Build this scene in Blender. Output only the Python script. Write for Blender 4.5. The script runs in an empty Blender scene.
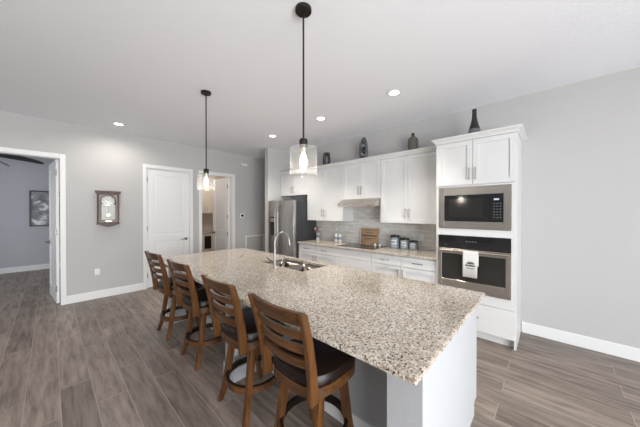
import bpy, bmesh, math, random
from mathutils import Vector, Matrix
R = math.radians
PI = math.pi
scn = bpy.context.scene
COL = scn.collection

# ------------------------------------------------------------------ camera, world, lights, exposure
cam_data = bpy.data.cameras.new('camera')
cam_data.sensor_width = 36.0
cam_data.lens = 249.19 / 640 * 36
cam_data.clip_start = 0.05
cam = bpy.data.objects.new('camera', cam_data)
COL.objects.link(cam)
cam.location = (0, 0, 1.5524)
cam.rotation_euler = (R(90 - 0.38), 0, R(-47.3))
scn.camera = cam

world = bpy.data.worlds.new('daylight')
scn.world = world
world.use_nodes = True
wn = world.node_tree.nodes
wn['Background'].inputs[0].default_value = (0.90, 0.95, 1.0, 1)
wn['Background'].inputs[1].default_value = 0.22


def area(name, loc, rot, sx, sy, power, color=(1, 1, 1)):
    d = bpy.data.lights.new(name, 'AREA')
    d.shape = 'RECTANGLE'
    d.size = sx
    d.size_y = sy
    d.energy = power
    d.color = color
    o = bpy.data.objects.new(name, d)
    COL.objects.link(o)
    o.location = loc
    o.rotation_euler = [R(a) for a in rot]
    return o


# daylight through the wide sliding doors behind the camera
area('daylight_slider', (-0.7, -3.52, 1.25), (90, 0, 0), 4.6, 2.40, 345, (0.94, 0.975, 1.0))
area('den_fill', (-2.32, 8.1, 1.5), (90, 0, -90), 1.6, 1.4, 24, (0.92, 0.96, 1.0))  # added fill lamp standing inside the den; its wall has no window

scn.view_settings.view_transform = 'Standard'
scn.view_settings.look = 'None'
scn.view_settings.gamma = 1.0
scn.view_settings.use_curve_mapping = False
scn.view_settings.exposure = 0.49
try:
    scn.cycles.max_bounces = 10
    scn.cycles.diffuse_bounces = 6
    scn.cycles.sample_clamp_indirect = 4.0
except Exception:
    pass

# ------------------------------------------------------------------ materials


def new_mat(name):
    m = bpy.data.materials.new(name)
    m.use_nodes = True
    nt = m.node_tree
    return m, nt, nt.nodes['Principled BSDF']


def plain(name, color, rough=0.5, metal=0.0, spec=0.5, noise=0.0, nscale=40, bump=0.0, bscale=200, emit=0.0):
    m, nt, b = new_mat(name)
    b.inputs['Base Color'].default_value = (*color, 1)
    b.inputs['Roughness'].default_value = rough
    b.inputs['Metallic'].default_value = metal
    b.inputs['Specular IOR Level'].default_value = spec
    tc = nt.nodes.new('ShaderNodeTexCoord')
    if noise > 0:
        n = nt.nodes.new('ShaderNodeTexNoise')
        n.inputs['Scale'].default_value = nscale
        n.inputs['Detail'].default_value = 4
        nt.links.new(tc.outputs['Object'], n.inputs['Vector'])
        mx = nt.nodes.new('ShaderNodeMix')
        mx.data_type = 'RGBA'
        mx.inputs['A'].default_value = (*[c * (1 - noise) for c in color], 1)
        mx.inputs['B'].default_value = (*[min(1, c * (1 + noise)) for c in color], 1)
        nt.links.new(n.outputs['Fac'], mx.inputs['Factor'])
        nt.links.new(mx.outputs['Result'], b.inputs['Base Color'])
    if bump > 0:
        n2 = nt.nodes.new('ShaderNodeTexNoise')
        n2.inputs['Scale'].default_value = bscale
        n2.inputs['Detail'].default_value = 3
        nt.links.new(tc.outputs['Object'], n2.inputs['Vector'])
        bp = nt.nodes.new('ShaderNodeBump')
        bp.inputs['Strength'].default_value = bump
        bp.inputs['Distance'].default_value = 0.004
        nt.links.new(n2.outputs['Fac'], bp.inputs['Height'])
        nt.links.new(bp.outputs['Normal'], b.inputs['Normal'])
    if emit > 0:
        b.inputs['Emission Color'].default_value = (*color, 1)
        b.inputs['Emission Strength'].default_value = emit
    return m


def ramp(nt, stops):
    r = nt.nodes.new('ShaderNodeValToRGB')
    el = r.color_ramp.elements
    while len(el) < len(stops):
        el.new(0.5)
    for e, (p, c) in zip(el, stops):
        e.position = p
        e.color = (*c, 1)
    return r


def floor_mat():
    m, nt, b = new_mat('floor_plank_tile')
    tc = nt.nodes.new('ShaderNodeTexCoord')
    mp = nt.nodes.new('ShaderNodeMapping')
    mp.inputs['Rotation'].default_value = (0, 0, R(90))
    mp.inputs['Location'].default_value = (0.3, FLOOR_OFF, 0)
    nt.links.new(tc.outputs['Object'], mp.inputs['Vector'])
    br = nt.nodes.new('ShaderNodeTexBrick')
    br.offset = 0.36
    br.offset_frequency = 2
    br.inputs['Scale'].default_value = 1
    br.inputs['Brick Width'].default_value = 1.2
    br.inputs['Row Height'].default_value = 0.2
    br.inputs['Mortar Size'].default_value = 0.0022
    br.inputs['Mortar Smooth'].default_value = 0.1
    br.inputs['Bias'].default_value = 0.0
    br.inputs['Color1'].default_value = (0, 0, 0, 1)
    br.inputs['Color2'].default_value = (1, 1, 1, 1)
    br.inputs['Mortar'].default_value = (0.5, 0.5, 0.5, 1)
    nt.links.new(mp.outputs['Vector'], br.inputs['Vector'])
    # wood grain stretched along the plank
    mp2 = nt.nodes.new('ShaderNodeMapping')
    mp2.inputs['Scale'].default_value = (14.0, 1.6, 1)
    nt.links.new(tc.outputs['Object'], mp2.inputs['Vector'])
    addv = nt.nodes.new('ShaderNodeVectorMath')
    addv.operation = 'ADD'
    sc = nt.nodes.new('ShaderNodeVectorMath')
    sc.operation = 'SCALE'
    sc.inputs['Scale'].default_value = 13.0
    nt.links.new(br.outputs['Color'], sc.inputs[0])
    nt.links.new(mp2.outputs['Vector'], addv.inputs[0])
    nt.links.new(sc.outputs['Vector'], addv.inputs[1])
    n = nt.nodes.new('ShaderNodeTexNoise')
    n.inputs['Scale'].default_value = 1.6
    n.inputs['Detail'].default_value = 7
    n.inputs['Roughness'].default_value = 0.62
    n.inputs['Distortion'].default_value = 0.35
    nt.links.new(addv.outputs['Vector'], n.inputs['Vector'])
    rp = ramp(nt, [(0.28, (0.110, 0.082, 0.066)), (0.48, (0.232, 0.184, 0.152)), (0.70, (0.345, 0.283, 0.238))])
    nt.links.new(n.outputs['Fac'], rp.inputs['Fac'])
    hv = nt.nodes.new('ShaderNodeMapRange')
    hv.inputs['To Min'].default_value = 0.82
    hv.inputs['To Max'].default_value = 1.16
    nt.links.new(br.outputs['Color'], hv.inputs['Value'])
    mul = nt.nodes.new('ShaderNodeVectorMath')
    mul.operation = 'SCALE'
    nt.links.new(rp.outputs['Color'], mul.inputs[0])
    nt.links.new(hv.outputs['Result'], mul.inputs['Scale'])
    mx = nt.nodes.new('ShaderNodeMix')
    mx.data_type = 'RGBA'
    mx.inputs['B'].default_value = (0.40, 0.35, 0.315, 1)
    nt.links.new(br.outputs['Fac'], mx.inputs['Factor'])
    nt.links.new(mul.outputs['Vector'], mx.inputs['A'])
    nt.links.new(mx.outputs['Result'], b.inputs['Base Color'])
    b.inputs['Roughness'].default_value = 0.42
    bp = nt.nodes.new('ShaderNodeBump')
    bp.inputs['Strength'].default_value = 0.25
    bp.inputs['Distance'].default_value = 0.002
    inv = nt.nodes.new('ShaderNodeMath')
    inv.operation = 'SUBTRACT'
    inv.inputs[0].default_value = 1
    nt.links.new(br.outputs['Fac'], inv.inputs[1])
    nt.links.new(inv.outputs[0], bp.inputs['Height'])
    nt.links.new(bp.outputs['Normal'], b.inputs['Normal'])
    return m


def granite_mat():
    m, nt, b = new_mat('speckled_granite')
    tc = nt.nodes.new('ShaderNodeTexCoord')

    def noise(scale, detail, rough=0.6, dist=0.0):
        n = nt.nodes.new('ShaderNodeTexNoise')
        n.inputs['Scale'].default_value = scale
        n.inputs['Detail'].default_value = detail
        n.inputs['Roughness'].default_value = rough
        n.inputs['Distortion'].default_value = dist
        nt.links.new(tc.outputs['Object'], n.inputs['Vector'])
        return n

    def mixc(fac, a, bcol):
        mx = nt.nodes.new('ShaderNodeMix')
        mx.data_type = 'RGBA'
        nt.links.new(fac, mx.inputs['Factor'])
        for k, v in (('A', a), ('B', bcol)):
            if isinstance(v, tuple):
                mx.inputs[k].default_value = (*v, 1)
            else:
                nt.links.new(v, mx.inputs[k])
        return mx.outputs['Result']

    def vor(scale, rnd=1.0):
        v = nt.nodes.new('ShaderNodeTexVoronoi')
        v.inputs['Scale'].default_value = scale
        v.inputs['Randomness'].default_value = rnd
        nt.links.new(tc.outputs['Object'], v.inputs['Vector'])
        return v
    base = ramp(nt, [(0.32, (0.44, 0.370, 0.285)), (0.50, (0.54, 0.472, 0.385)), (0.66, (0.60, 0.545, 0.465))])
    nt.links.new(noise(3.2, 5, 0.65, 0.6).outputs['Fac'], base.inputs['Fac'])
    # pale quartz grains and tan grains
    v1 = vor(115)
    sep = nt.nodes.new('ShaderNodeSeparateColor')
    nt.links.new(v1.outputs['Color'], sep.inputs['Color'])
    g1 = ramp(nt, [(0.58, (0, 0, 0)), (0.72, (1, 1, 1))])
    nt.links.new(sep.outputs['Red'], g1.inputs['Fac'])
    c1 = mixc(g1.outputs['Color'], base.outputs['Color'], (0.67, 0.625, 0.555))
    g2 = ramp(nt, [(0.72, (0, 0, 0)), (0.80, (1, 1, 1))])
    nt.links.new(sep.outputs['Green'], g2.inputs['Fac'])
    c2 = mixc(g2.outputs['Color'], c1, (0.36, 0.285, 0.215))
    # dark mica specks
    g3 = ramp(nt, [(0.595, (0, 0, 0)), (0.62, (1, 1, 1))])
    nt.links.new(noise(88, 2, 0.5).outputs['Fac'], g3.inputs['Fac'])
    c3 = mixc(g3.outputs['Color'], c2, (0.032, 0.025, 0.022))
    g4 = ramp(nt, [(0.59, (0, 0, 0)), (0.65, (1, 1, 1))])
    nt.links.new(noise(60, 4, 0.6, 0.3).outputs['Fac'], g4.inputs['Fac'])
    c4 = mixc(g4.outputs['Color'], c3, (0.28, 0.225, 0.175))
    nt.links.new(c4, b.inputs['Base Color'])
    b.inputs['Roughness'].default_value = 0.10
    b.inputs['Specular IOR Level'].default_value = 0.65
    return m


def wood_mat(name, dark, light, axis=2, rough=0.35, scale=1.0):
    m, nt, b = new_mat(name)
    tc = nt.nodes.new('ShaderNodeTexCoord')
    mp = nt.nodes.new('ShaderNodeMapping')
    s = [22 * scale, 22 * scale, 22 * scale]
    s[axis] = 2.2 * scale
    mp.inputs['Scale'].default_value = s
    nt.links.new(tc.outputs['Object'], mp.inputs['Vector'])
    n = nt.nodes.new('ShaderNodeTexNoise')
    n.inputs['Scale'].default_value = 1.5
    n.inputs['Detail'].default_value = 6
    n.inputs['Distortion'].default_value = 0.5
    nt.links.new(mp.outputs['Vector'], n.inputs['Vector'])
    rp = ramp(nt, [(0.3, dark), (0.7, light)])
    nt.links.new(n.outputs['Fac'], rp.inputs['Fac'])
    nt.links.new(rp.outputs['Color'], b.inputs['Base Color'])
    b.inputs['Roughness'].default_value = rough
    return m


def steel_mat(name, color=(0.56, 0.54, 0.52), rough=0.30, axis=1):
    m, nt, b = new_mat(name)
    tc = nt.nodes.new('ShaderNodeTexCoord')
    mp = nt.nodes.new('ShaderNodeMapping')
    s = [300, 300, 300]
    s[axis] = 2
    mp.inputs['Scale'].default_value = s
    nt.links.new(tc.outputs['Object'], mp.inputs['Vector'])
    n = nt.nodes.new('ShaderNodeTexNoise')
    n.inputs['Scale'].default_value = 1
    n.inputs['Detail'].default_value = 2
    nt.links.new(mp.outputs['Vector'], n.inputs['Vector'])
    mr = nt.nodes.new('ShaderNodeMapRange')
    mr.inputs['To Min'].default_value = rough - 0.06
    mr.inputs['To Max'].default_value = rough + 0.08
    nt.links.new(n.outputs['Fac'], mr.inputs['Value'])
    nt.links.new(mr.outputs['Result'], b.inputs['Roughness'])
    b.inputs['Base Color'].default_value = (*color, 1)
    b.inputs['Metallic'].default_value = 1.0
    return m


def tile_mat():
    m, nt, b = new_mat('backsplash_tile')
    tc = nt.nodes.new('ShaderNodeTexCoord')
    mp = nt.nodes.new('ShaderNodeMapping')
    mp.inputs['Rotation'].default_value = (R(90), 0, R(90))
    sep = nt.nodes.new('ShaderNodeSeparateXYZ')
    cmb = nt.nodes.new('ShaderNodeCombineXYZ')
    nt.links.new(tc.outputs['Object'], sep.inputs['Vector'])
    nt.links.new(sep.outputs['Y'], cmb.inputs['X'])
    nt.links.new(sep.outputs['Z'], cmb.inputs['Y'])
    br = nt.nodes.new('ShaderNodeTexBrick')
    br.offset = 0.5
    br.inputs['Scale'].default_value = 1
    br.inputs['Brick Width'].default_value = 0.305
    br.inputs['Row Height'].default_value = 0.0775
    br.inputs['Mortar Size'].default_value = 0.0026
    br.inputs['Color1'].default_value = (0.55, 0.535, 0.515, 1)
    br.inputs['Color2'].default_value = (0.63, 0.612, 0.59, 1)
    br.inputs['Mortar'].default_value = (0.80, 0.79, 0.77, 1)
    nt.links.new(cmb.outputs['Vector'], br.inputs['Vector'])
    mp2 = nt.nodes.new('ShaderNodeMapping')
    mp2.inputs['Scale'].default_value = (1, 4, 22)
    nt.links.new(tc.outputs['Object'], mp2.inputs['Vector'])
    n = nt.nodes.new('ShaderNodeTexNoise')
    n.inputs['Scale'].default_value = 2.0
    n.inputs['Detail'].default_value = 5
    nt.links.new(mp2.outputs['Vector'], n.inputs['Vector'])
    mr = nt.nodes.new('ShaderNodeMapRange')
    mr.inputs['From Min'].default_value = 0.3
    mr.inputs['From Max'].default_value = 0.7
    mr.inputs['To Min'].default_value = 0.86
    mr.inputs['To Max'].default_value = 1.12
    nt.links.new(n.outputs['Fac'], mr.inputs['Value'])
    mul = nt.nodes.new('ShaderNodeVectorMath')
    mul.operation = 'SCALE'
    nt.links.new(br.outputs['Color'], mul.inputs[0])
    nt.links.new(mr.outputs['Result'], mul.inputs['Scale'])
    nt.links.new(mul.outputs['Vector'], b.inputs['Base Color'])
    b.inputs['Roughness'].default_value = 0.32
    return m


def pane_glass(name, tint=(1, 1, 1), haze=0.10, hazecol=(0.9, 0.9, 0.9)):
    """clear pane: transparent with a fresnel reflection and a little surface haze, seeded"""
    m = bpy.data.materials.new(name)
    m.use_nodes = True
    nt = m.node_tree
    nt.nodes.clear()
    out = nt.nodes.new('ShaderNodeOutputMaterial')
    tr = nt.nodes.new('ShaderNodeBsdfTransparent')
    tr.inputs['Color'].default_value = (*tint, 1)
    gl = nt.nodes.new('ShaderNodeBsdfGlossy')
    gl.inputs['Roughness'].default_value = 0.09
    df = nt.nodes.new('ShaderNodeBsdfTranslucent')
    df.inputs['Color'].default_value = (*hazecol, 1)
    lw = nt.nodes.new('ShaderNodeLayerWeight')
    lw.inputs['Blend'].default_value = 0.5
    pw = nt.nodes.new('ShaderNodeMath')
    pw.operation = 'POWER'
    pw.inputs[1].default_value = 4.0
    nt.links.new(lw.outputs['Facing'], pw.inputs[0])
    fr = nt.nodes.new('ShaderNodeMapRange')
    fr.inputs['To Min'].default_value = 0.035
    fr.inputs['To Max'].default_value = 0.30
    nt.links.new(pw.outputs[0], fr.inputs['Value'])
    m1 = nt.nodes.new('ShaderNodeMixShader')
    m2 = nt.nodes.new('ShaderNodeMixShader')
    tc = nt.nodes.new('ShaderNodeTexCoord')
    n = nt.nodes.new('ShaderNodeTexNoise')
    n.inputs['Scale'].default_value = 14
    n.inputs['Detail'].default_value = 2
    nt.links.new(tc.outputs['Object'], n.inputs['Vector'])
    mr = nt.nodes.new('ShaderNodeMapRange')
    mr.inputs['From Min'].default_value = 0.4
    mr.inputs['From Max'].default_value = 0.7
    mr.inputs['To Min'].default_value = haze * 0.8
    mr.inputs['To Max'].default_value = haze * 1.25
    nt.links.new(n.outputs['Fac'], mr.inputs['Value'])
    rim = nt.nodes.new('ShaderNodeMath')
    rim.operation = 'MULTIPLY_ADD'
    rim.inputs[1].default_value = 3.0 * haze
    nt.links.new(pw.outputs[0], rim.inputs[0])
    nt.links.new(mr.outputs['Result'], rim.inputs[2])
    nt.links.new(rim.outputs[0], m1.inputs['Fac'])
    nt.links.new(tr.outputs[0], m1.inputs[1])
    nt.links.new(df.outputs[0], m1.inputs[2])
    nt.links.new(fr.outputs[0], m2.inputs['Fac'])
    nt.links.new(m1.outputs[0], m2.inputs[1])
    nt.links.new(gl.outputs[0], m2.inputs[2])
    nt.links.new(m2.outputs[0], out.inputs['Surface'])
    return m


FLOOR_OFF = -0.052
M = {}
M['wall'] = plain('greige_wall_paint', (0.52, 0.512, 0.505), 0.85, noise=0.015, bump=0.25, bscale=90, spec=0.2)
M['ceiling'] = plain('ceiling_paint', (0.89, 0.90, 0.94), 0.9, noise=0.01, bump=0.6, bscale=45, spec=0.1)
M['white'] = plain('white_trim_paint', (0.80, 0.80, 0.795), 0.45, noise=0.01)
M['cab'] = plain('white_cabinet_lacquer', (0.68, 0.678, 0.672), 0.38, noise=0.01)
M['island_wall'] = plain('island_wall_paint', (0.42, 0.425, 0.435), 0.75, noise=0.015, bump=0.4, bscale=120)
M['floor'] = floor_mat()
M['granite'] = granite_mat()
M['tile'] = tile_mat()
M['steel'] = steel_mat('brushed_steel', (0.53, 0.485, 0.435), 0.30, 1)
M['steel_v'] = steel_mat('brushed_steel_upright', (0.42, 0.41, 0.40), 0.27, 2)
M['sink'] = steel_mat('sink_steel', (0.30, 0.27, 0.24), 0.20, 1)
M['nickel'] = plain('brushed_nickel', (0.43, 0.415, 0.40), 0.34, 1.0, noise=0.02)
M['pull'] = plain('satin_nickel_pull', (0.27, 0.26, 0.25), 0.32, 1.0, noise=0.02)
M['lever'] = plain('dark_satin_lever', (0.16, 0.155, 0.15), 0.35, 1.0, noise=0.03)
M['blackglass'] = plain('black_glass', (0.012, 0.012, 0.013), 0.06, 0, 0.6, noise=0.02)
M['ovenglass'] = plain('oven_window_glass', (0.020, 0.018, 0.016), 0.10, 0, 0.6, noise=0.05)
M['fridgeside'] = plain('fridge_side_grey', (0.045, 0.045, 0.048), 0.45, noise=0.05)
M['black'] = plain('black_plastic', (0.015, 0.015, 0.016), 0.4, noise=0.05)
M['bronze'] = plain('dark_bronze', (0.028, 0.022, 0.019), 0.38, 0.6, noise=0.08)
M['shade'] = pane_glass('seeded_glass', (0.99, 0.99, 0.99), 0.085)
M['clear'] = pane_glass('clear_glass', (0.96, 0.97, 0.97), 0.05)
M['bulb'] = plain('lit_bulb', (1.0, 0.93, 0.84), 0.3, emit=6.0, noise=0.01)
M['led'] = plain('lit_downlight', (1.0, 0.96, 0.90), 0.3, emit=3.5, noise=0.005)
M['stool'] = wood_mat('stool_wood', (0.046, 0.018, 0.006), (0.155, 0.063, 0.019), 2, 0.30)
M['stool_h'] = wood_mat('stool_wood_across', (0.036, 0.014, 0.005), (0.128, 0.052, 0.016), 1, 0.30)
M['leather'] = plain('dark_brown_leather', (0.012, 0.006, 0.005), 0.36, spec=0.35, noise=0.2, nscale=20, bump=0.2, bscale=160)
M['darkmetal'] = plain('dark_metal', (0.03, 0.022, 0.018), 0.35, 0.7, noise=0.05)
M['towel'] = plain('white_cotton', (0.72, 0.70, 0.665), 0.95, noise=0.05, nscale=60, bump=0.4, bscale=400, spec=0.1)
M['ink'] = plain('dark_print', (0.045, 0.042, 0.04), 0.8, noise=0.05)
M['clockwood'] = wood_mat('clock_walnut', (0.045, 0.020, 0.014), (0.105, 0.050, 0.036), 2, 0.4)
M['clockpale'] = wood_mat('clock_door_wood', (0.22, 0.165, 0.145), (0.32, 0.255, 0.23), 2, 0.4)
M['dial'] = plain('clock_dial', (0.75, 0.75, 0.73), 0.4, noise=0.08, nscale=12)
M['brass'] = plain('pale_brass', (0.75, 0.66, 0.48), 0.3, 0.8, noise=0.04)
M['board'] = wood_mat('board_wood', (0.26, 0.155, 0.082), (0.42, 0.275, 0.155), 1, 0.5)
M['boardedge'] = plain('board_pale_edge', (0.50, 0.46, 0.41), 0.5, noise=0.08)
M['denimblue'] = plain('canister_grey_blue', (0.20, 0.235, 0.265), 0.35, noise=0.35, nscale=25)
M['label'] = plain('pale_lettering', (0.70, 0.71, 0.72), 0.5, noise=0.04)
M['stone'] = plain('grey_stone', (0.08, 0.083, 0.088), 0.5, noise=0.45, nscale=18)
M['jug'] = plain('grey_brown_glaze', (0.11, 0.097, 0.080), 0.35, noise=0.25, nscale=30)
M['vase'] = plain('dark_vase_glaze', (0.035, 0.028, 0.026), 0.3, noise=0.3, nscale=25)
M['bottle'] = plain('black_bottle_glaze', (0.022, 0.022, 0.024), 0.22, noise=0.2, nscale=20)
M['sheen'] = plain('grey_glaze_band', (0.15, 0.15, 0.16), 0.3, noise=0.2, nscale=20)
M['beige'] = plain('beige_laundry_cabinet', (0.66, 0.60, 0.53), 0.45, noise=0.02)
M['laundrywall'] = plain('laundry_wall_paint', (0.55, 0.49, 0.44), 0.85, noise=0.02)
M['fan'] = wood_mat('fan_blade_dark', (0.012, 0.010, 0.009), (0.024, 0.020, 0.018), 0, 0.4)
M['denwall'] = plain('den_wall_paint', (0.49, 0.50, 0.53), 0.85, noise=0.015)
M['utensil'] = wood_mat('utensil_wood', (0.36, 0.19, 0.11), (0.55, 0.34, 0.22), 2, 0.5)
M['blush'] = plain('blush_silicone', (0.62, 0.44, 0.37), 0.5, noise=0.06)
M['crockwhite'] = plain('white_ceramic', (0.70, 0.70, 0.69), 0.3, noise=0.04)
M['display'] = plain('lit_display', (0.45, 0.52, 0.60), 0.3, emit=0.25, noise=0.01)
M['keys'] = plain('key_marks', (0.14, 0.14, 0.145), 0.4, noise=0.03)
M['granite_plain'] = M['granite']


def art_mat():
    m, nt, b = new_mat('grey_abstract_print')
    tc = nt.nodes.new('ShaderNodeTexCoord')
    n = nt.nodes.new('ShaderNodeTexNoise')
    n.inputs['Scale'].default_value = 3.0
    n.inputs['Detail'].default_value = 5
    n.inputs['Distortion'].default_value = 2.2
    nt.links.new(tc.outputs['Object'], n.inputs['Vector'])
    rp = ramp(nt, [(0.38, (0.11, 0.11, 0.12)), (0.52, (0.28, 0.285, 0.30)), (0.60, (0.75, 0.76, 0.78))])
    nt.links.new(n.outputs['Fac'], rp.inputs['Fac'])
    nt.links.new(rp.outputs['Color'], b.inputs['Base Color'])
    b.inputs['Roughness'].default_value = 0.4
    return m


M['art'] = art_mat()

# ------------------------------------------------------------------ mesh helpers


def BM():
    return bmesh.new()


def box(bm, x0, x1, y0, y1, z0, z1, bev=0.0, seg=2):
    co = [(x0, y0, z0), (x1, y0, z0), (x1, y1, z0), (x0, y1, z0), (x0, y0, z1), (x1, y0, z1), (x1, y1, z1), (x0, y1, z1)]
    vs = [bm.verts.new(c) for c in co]
    fs = [(3, 2, 1, 0), (4, 5, 6, 7), (0, 1, 5, 4), (1, 2, 6, 5), (2, 3, 7, 6), (3, 0, 4, 7)]
    faces = [bm.faces.new([vs[i] for i in f]) for f in fs]
    if bev > 0:
        ed = set()
        for f in faces:
            ed.update(f.edges)
        bmesh.ops.bevel(bm, geom=list(ed), offset=bev, segments=seg, affect='EDGES', profile=0.5)
    return bm


def ringloft(bm, rings, cap0=True, cap1=True):
    vr = [[bm.verts.new(p) for p in r] for r in rings]
    n = len(vr[0])
    for a, b in zip(vr, vr[1:]):
        for i in range(n):
            j = (i + 1) % n
            bm.faces.new((a[i], a[j], b[j], b[i]))
    if cap0:
        bm.faces.new(list(reversed(vr[0])))
    if cap1:
        bm.faces.new(vr[-1])
    return bm


def frame_of(d):
    d = Vector(d).normalized()
    up = Vector((0, 0, 1)) if abs(d.z) < 0.95 else Vector((1, 0, 0))
    u = d.cross(up).normalized()
    return u, u.cross(d).normalized()


def cyl(bm, p0, p1, r0, r1=None, seg=16):
    r1 = r0 if r1 is None else r1
    p0, p1 = Vector(p0), Vector(p1)
    u, v = frame_of(p1 - p0)
    rings = []
    for p, r in ((p0, r0), (p1, r1)):
        rings.append([p + u * (r * math.cos(2 * PI * k / seg)) - v * (r * math.sin(2 * PI * k / seg)) for k in range(seg)])
    # orientation
    return ringloft(bm, [list(reversed(r)) for r in rings])


def tube(bm, pts, rad, seg=12):
    pts = [Vector(p) for p in pts]
    rads = rad if isinstance(rad, (list, tuple)) else [rad] * len(pts)
    rings = []
    u = None
    for i, p in enumerate(pts):
        d = (pts[min(i + 1, len(pts) - 1)] - pts[max(i - 1, 0)]).normalized()
        if u is None:
            u, v = frame_of(d)
        else:
            u = (u - d * u.dot(d)).normalized()
            v = u.cross(d).normalized()
        rings.append([p + u * (rads[i] * math.cos(2 * PI * k / seg)) + v * (rads[i] * math.sin(2 * PI * k / seg)) for k in range(seg)])
    return ringloft(bm, rings)


def lathe(bm, prof, c=(0, 0, 0), seg=32, sx=1.0, sy=1.0, cap0=True, cap1=True):
    """prof: list of (r, z), turned round the upright axis through c"""
    rings = [[(c[0] + sx * r * math.cos(2 * PI * k / seg), c[1] + sy * r * math.sin(2 * PI * k / seg), c[2] + z) for k in range(seg)] for r, z in prof]
    return ringloft(bm, rings, cap0, cap1)


def prism(bm, poly, axis, a0, a1):
    """extrude a 2-D outline along an axis: 'x' -> (y,z), 'y' -> (x,z), 'z' -> (x,y)"""
    def P3(p, a):
        return {'x': (a, p[0], p[1]), 'y': (p[0], a, p[1]), 'z': (p[0], p[1], a)}[axis]
    return ringloft(bm, [[P3(p, a0) for p in poly], [P3(p, a1) for p in poly]])


def strip(bm, secs):
    """loft of 4-cornered sections"""
    return ringloft(bm, secs)


def link(name, bm, mat, parent=None, smooth=False, origin=None, auto=True):
    org = Vector(origin) if origin is not None else (parent['_o'] if parent is not None and '_o' in parent.keys() else None)
    if org is None and parent is not None:
        org = Vector((0, 0, 0))
    if org is not None and not isinstance(org, Vector):
        org = Vector(org)
    if parent is not None and origin is None:
        org = ORG.get(parent.name, Vector((0, 0, 0)))
    bmesh.ops.recalc_face_normals(bm, faces=bm.faces)
    if org is None:
        zs = [v.co.z for v in bm.verts]
        xs = [v.co.x for v in bm.verts]
        ys = [v.co.y for v in bm.verts]
        org = Vector(((min(xs) + max(xs)) / 2, (min(ys) + max(ys)) / 2, min(zs)))
    bmesh.ops.translate(bm, verts=bm.verts, vec=-org)
    me = bpy.data.meshes.new(name)
    bm.to_mesh(me)
    bm.free()
    me.materials.append(M[mat] if isinstance(mat, str) else mat)
    if smooth:
        for p in me.polygons:
            p.use_smooth = True
        try:
            me.set_sharp_from_angle(angle=R(38))
        except Exception:
            pass
    o = bpy.data.objects.new(name, me)
    COL.objects.link(o)
    if parent is not None:
        o.parent = parent
        ORG[o.name] = org
    else:
        o.location = org
        ORG[o.name] = org
    return o


ORG = {}


def tag(o, label, cat, group=None, kind=None):
    o['label'] = label
    o['category'] = cat
    if group:
        o['group'] = group
    if kind:
        o['kind'] = kind
    return o


def thing(name, label, cat, loc=(0, 0, 0), group=None):
    """Empty at the base of a thing; parts are built in world space and moved to its origin"""
    o = bpy.data.objects.new(name, None)
    o.empty_display_size = 0.1
    COL.objects.link(o)
    o.location = loc
    ORG[o.name] = Vector(loc)
    return tag(o, label, cat, group)


def struct(name, bm, mat, smooth=False, parent=None):
    o = link(name, bm, mat, parent, smooth, origin=(0, 0, 0) if parent is None else None)
    if parent is None:
        o['kind'] = 'structure'
    return o


# ------------------------------------------------------------------ room measurements
XW = 4.14      # kitchen wall
YL = 5.97      # wall with the doors
H = 3.05
XO = -5.0      # open side of the great room
YN = -3.4      # wall behind the camera
YD = 10.10     # far wall of the den

# floor and ceilings
b = BM(); box(b, XO - 0.15, 5.4, YN - 0.15, YD + 0.15, -0.06, 0.0); struct('floor', b, 'floor')
b = BM(); box(b, XO - 0.15, 5.4, YN - 0.15, YD + 0.15, H, H + 0.1); struct('ceiling', b, 'ceiling')

# kitchen wall and fridge return
b = BM(); box(b, XW, XW + 0.13, YN, 4.94, 0, H); struct('wall_right', b, 'wall')
b = BM(); box(b, 3.44, XW, 4.82, 4.94, 0, H); box(b, XW + 0.13, 5.3, 4.82, 4.94, 0, H); struct('wall_fridge_return', b, 'wall')
b = BM(); box(b, 5.2, 5.33, 4.94, YL, 0, H); struct('wall_hall', b, 'wall')

# wall with the doors: three openings
T = 0.13
b = BM()
op = [(-0.80, 0.117), (1.322, 2.137), (2.402, 3.166)]
ZO = 2.445
xs = [XO - 0.1] + [v for o_ in op for v in o_] + [5.2]
for i in range(0, len(xs), 2):
    box(b, xs[i], xs[i + 1], YL, YL + T, 0, H)
for x0, x1 in op:
    box(b, x0, x1, YL, YL + T, ZO, H)
struct('wall_left', b, 'wall')

# great room walls behind and beside the camera, with their openings
b = BM()
box(b, XO, -3.0, YN - T, YN, 0, H); box(b, 1.6, XW + T, YN - T, YN, 0, H); box(b, -3.0, 1.6, YN - T, YN, 2.46, H)
struct('wall_rear', b, 'wall')
b = BM()
for x in (-3.0, -1.48, 0.04, 1.54):
    box(b, x, x + 0.06, YN - 0.10, YN - 0.03, 0, 2.46)
box(b, -3.0, 1.6, YN - 0.10, YN - 0.03, 2.40, 2.46); box(b, -3.0, 1.6, YN - 0.10, YN - 0.03, 0, 0.05)
struct('window_1', b, 'white')

# den beyond the left door, laundry beyond the right one
b = BM(); box(b, -2.5, 1.3, YD, YD + T, 0, H); struct('wall_den_far', b, 'denwall')
b = BM(); box(b, -2.5 - T, -2.5, YL + T, YD + T, 0, H); struct('wall_den_left', b, 'denwall')
b = BM(); box(b, 1.3, 1.3 + T, YL + T, YD + T, 0, H); struct('wall_den_right', b, 'denwall')
b = BM(); box(b, 1.3 + T, 5.2, 8.45, 8.45 + T, 0, H); struct('wall_laundry_far', b, 'laundrywall')
b = BM(); box(b, 4.0, 4.0 + T, YL + T, 8.45, 0, H); struct('wall_laundry_right', b, 'laundrywall')
b = BM(); box(b, 2.2, 2.2 + T, YL + T, 8.45, 0, H); struct('wall_laundry_left', b, 'laundrywall')


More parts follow.
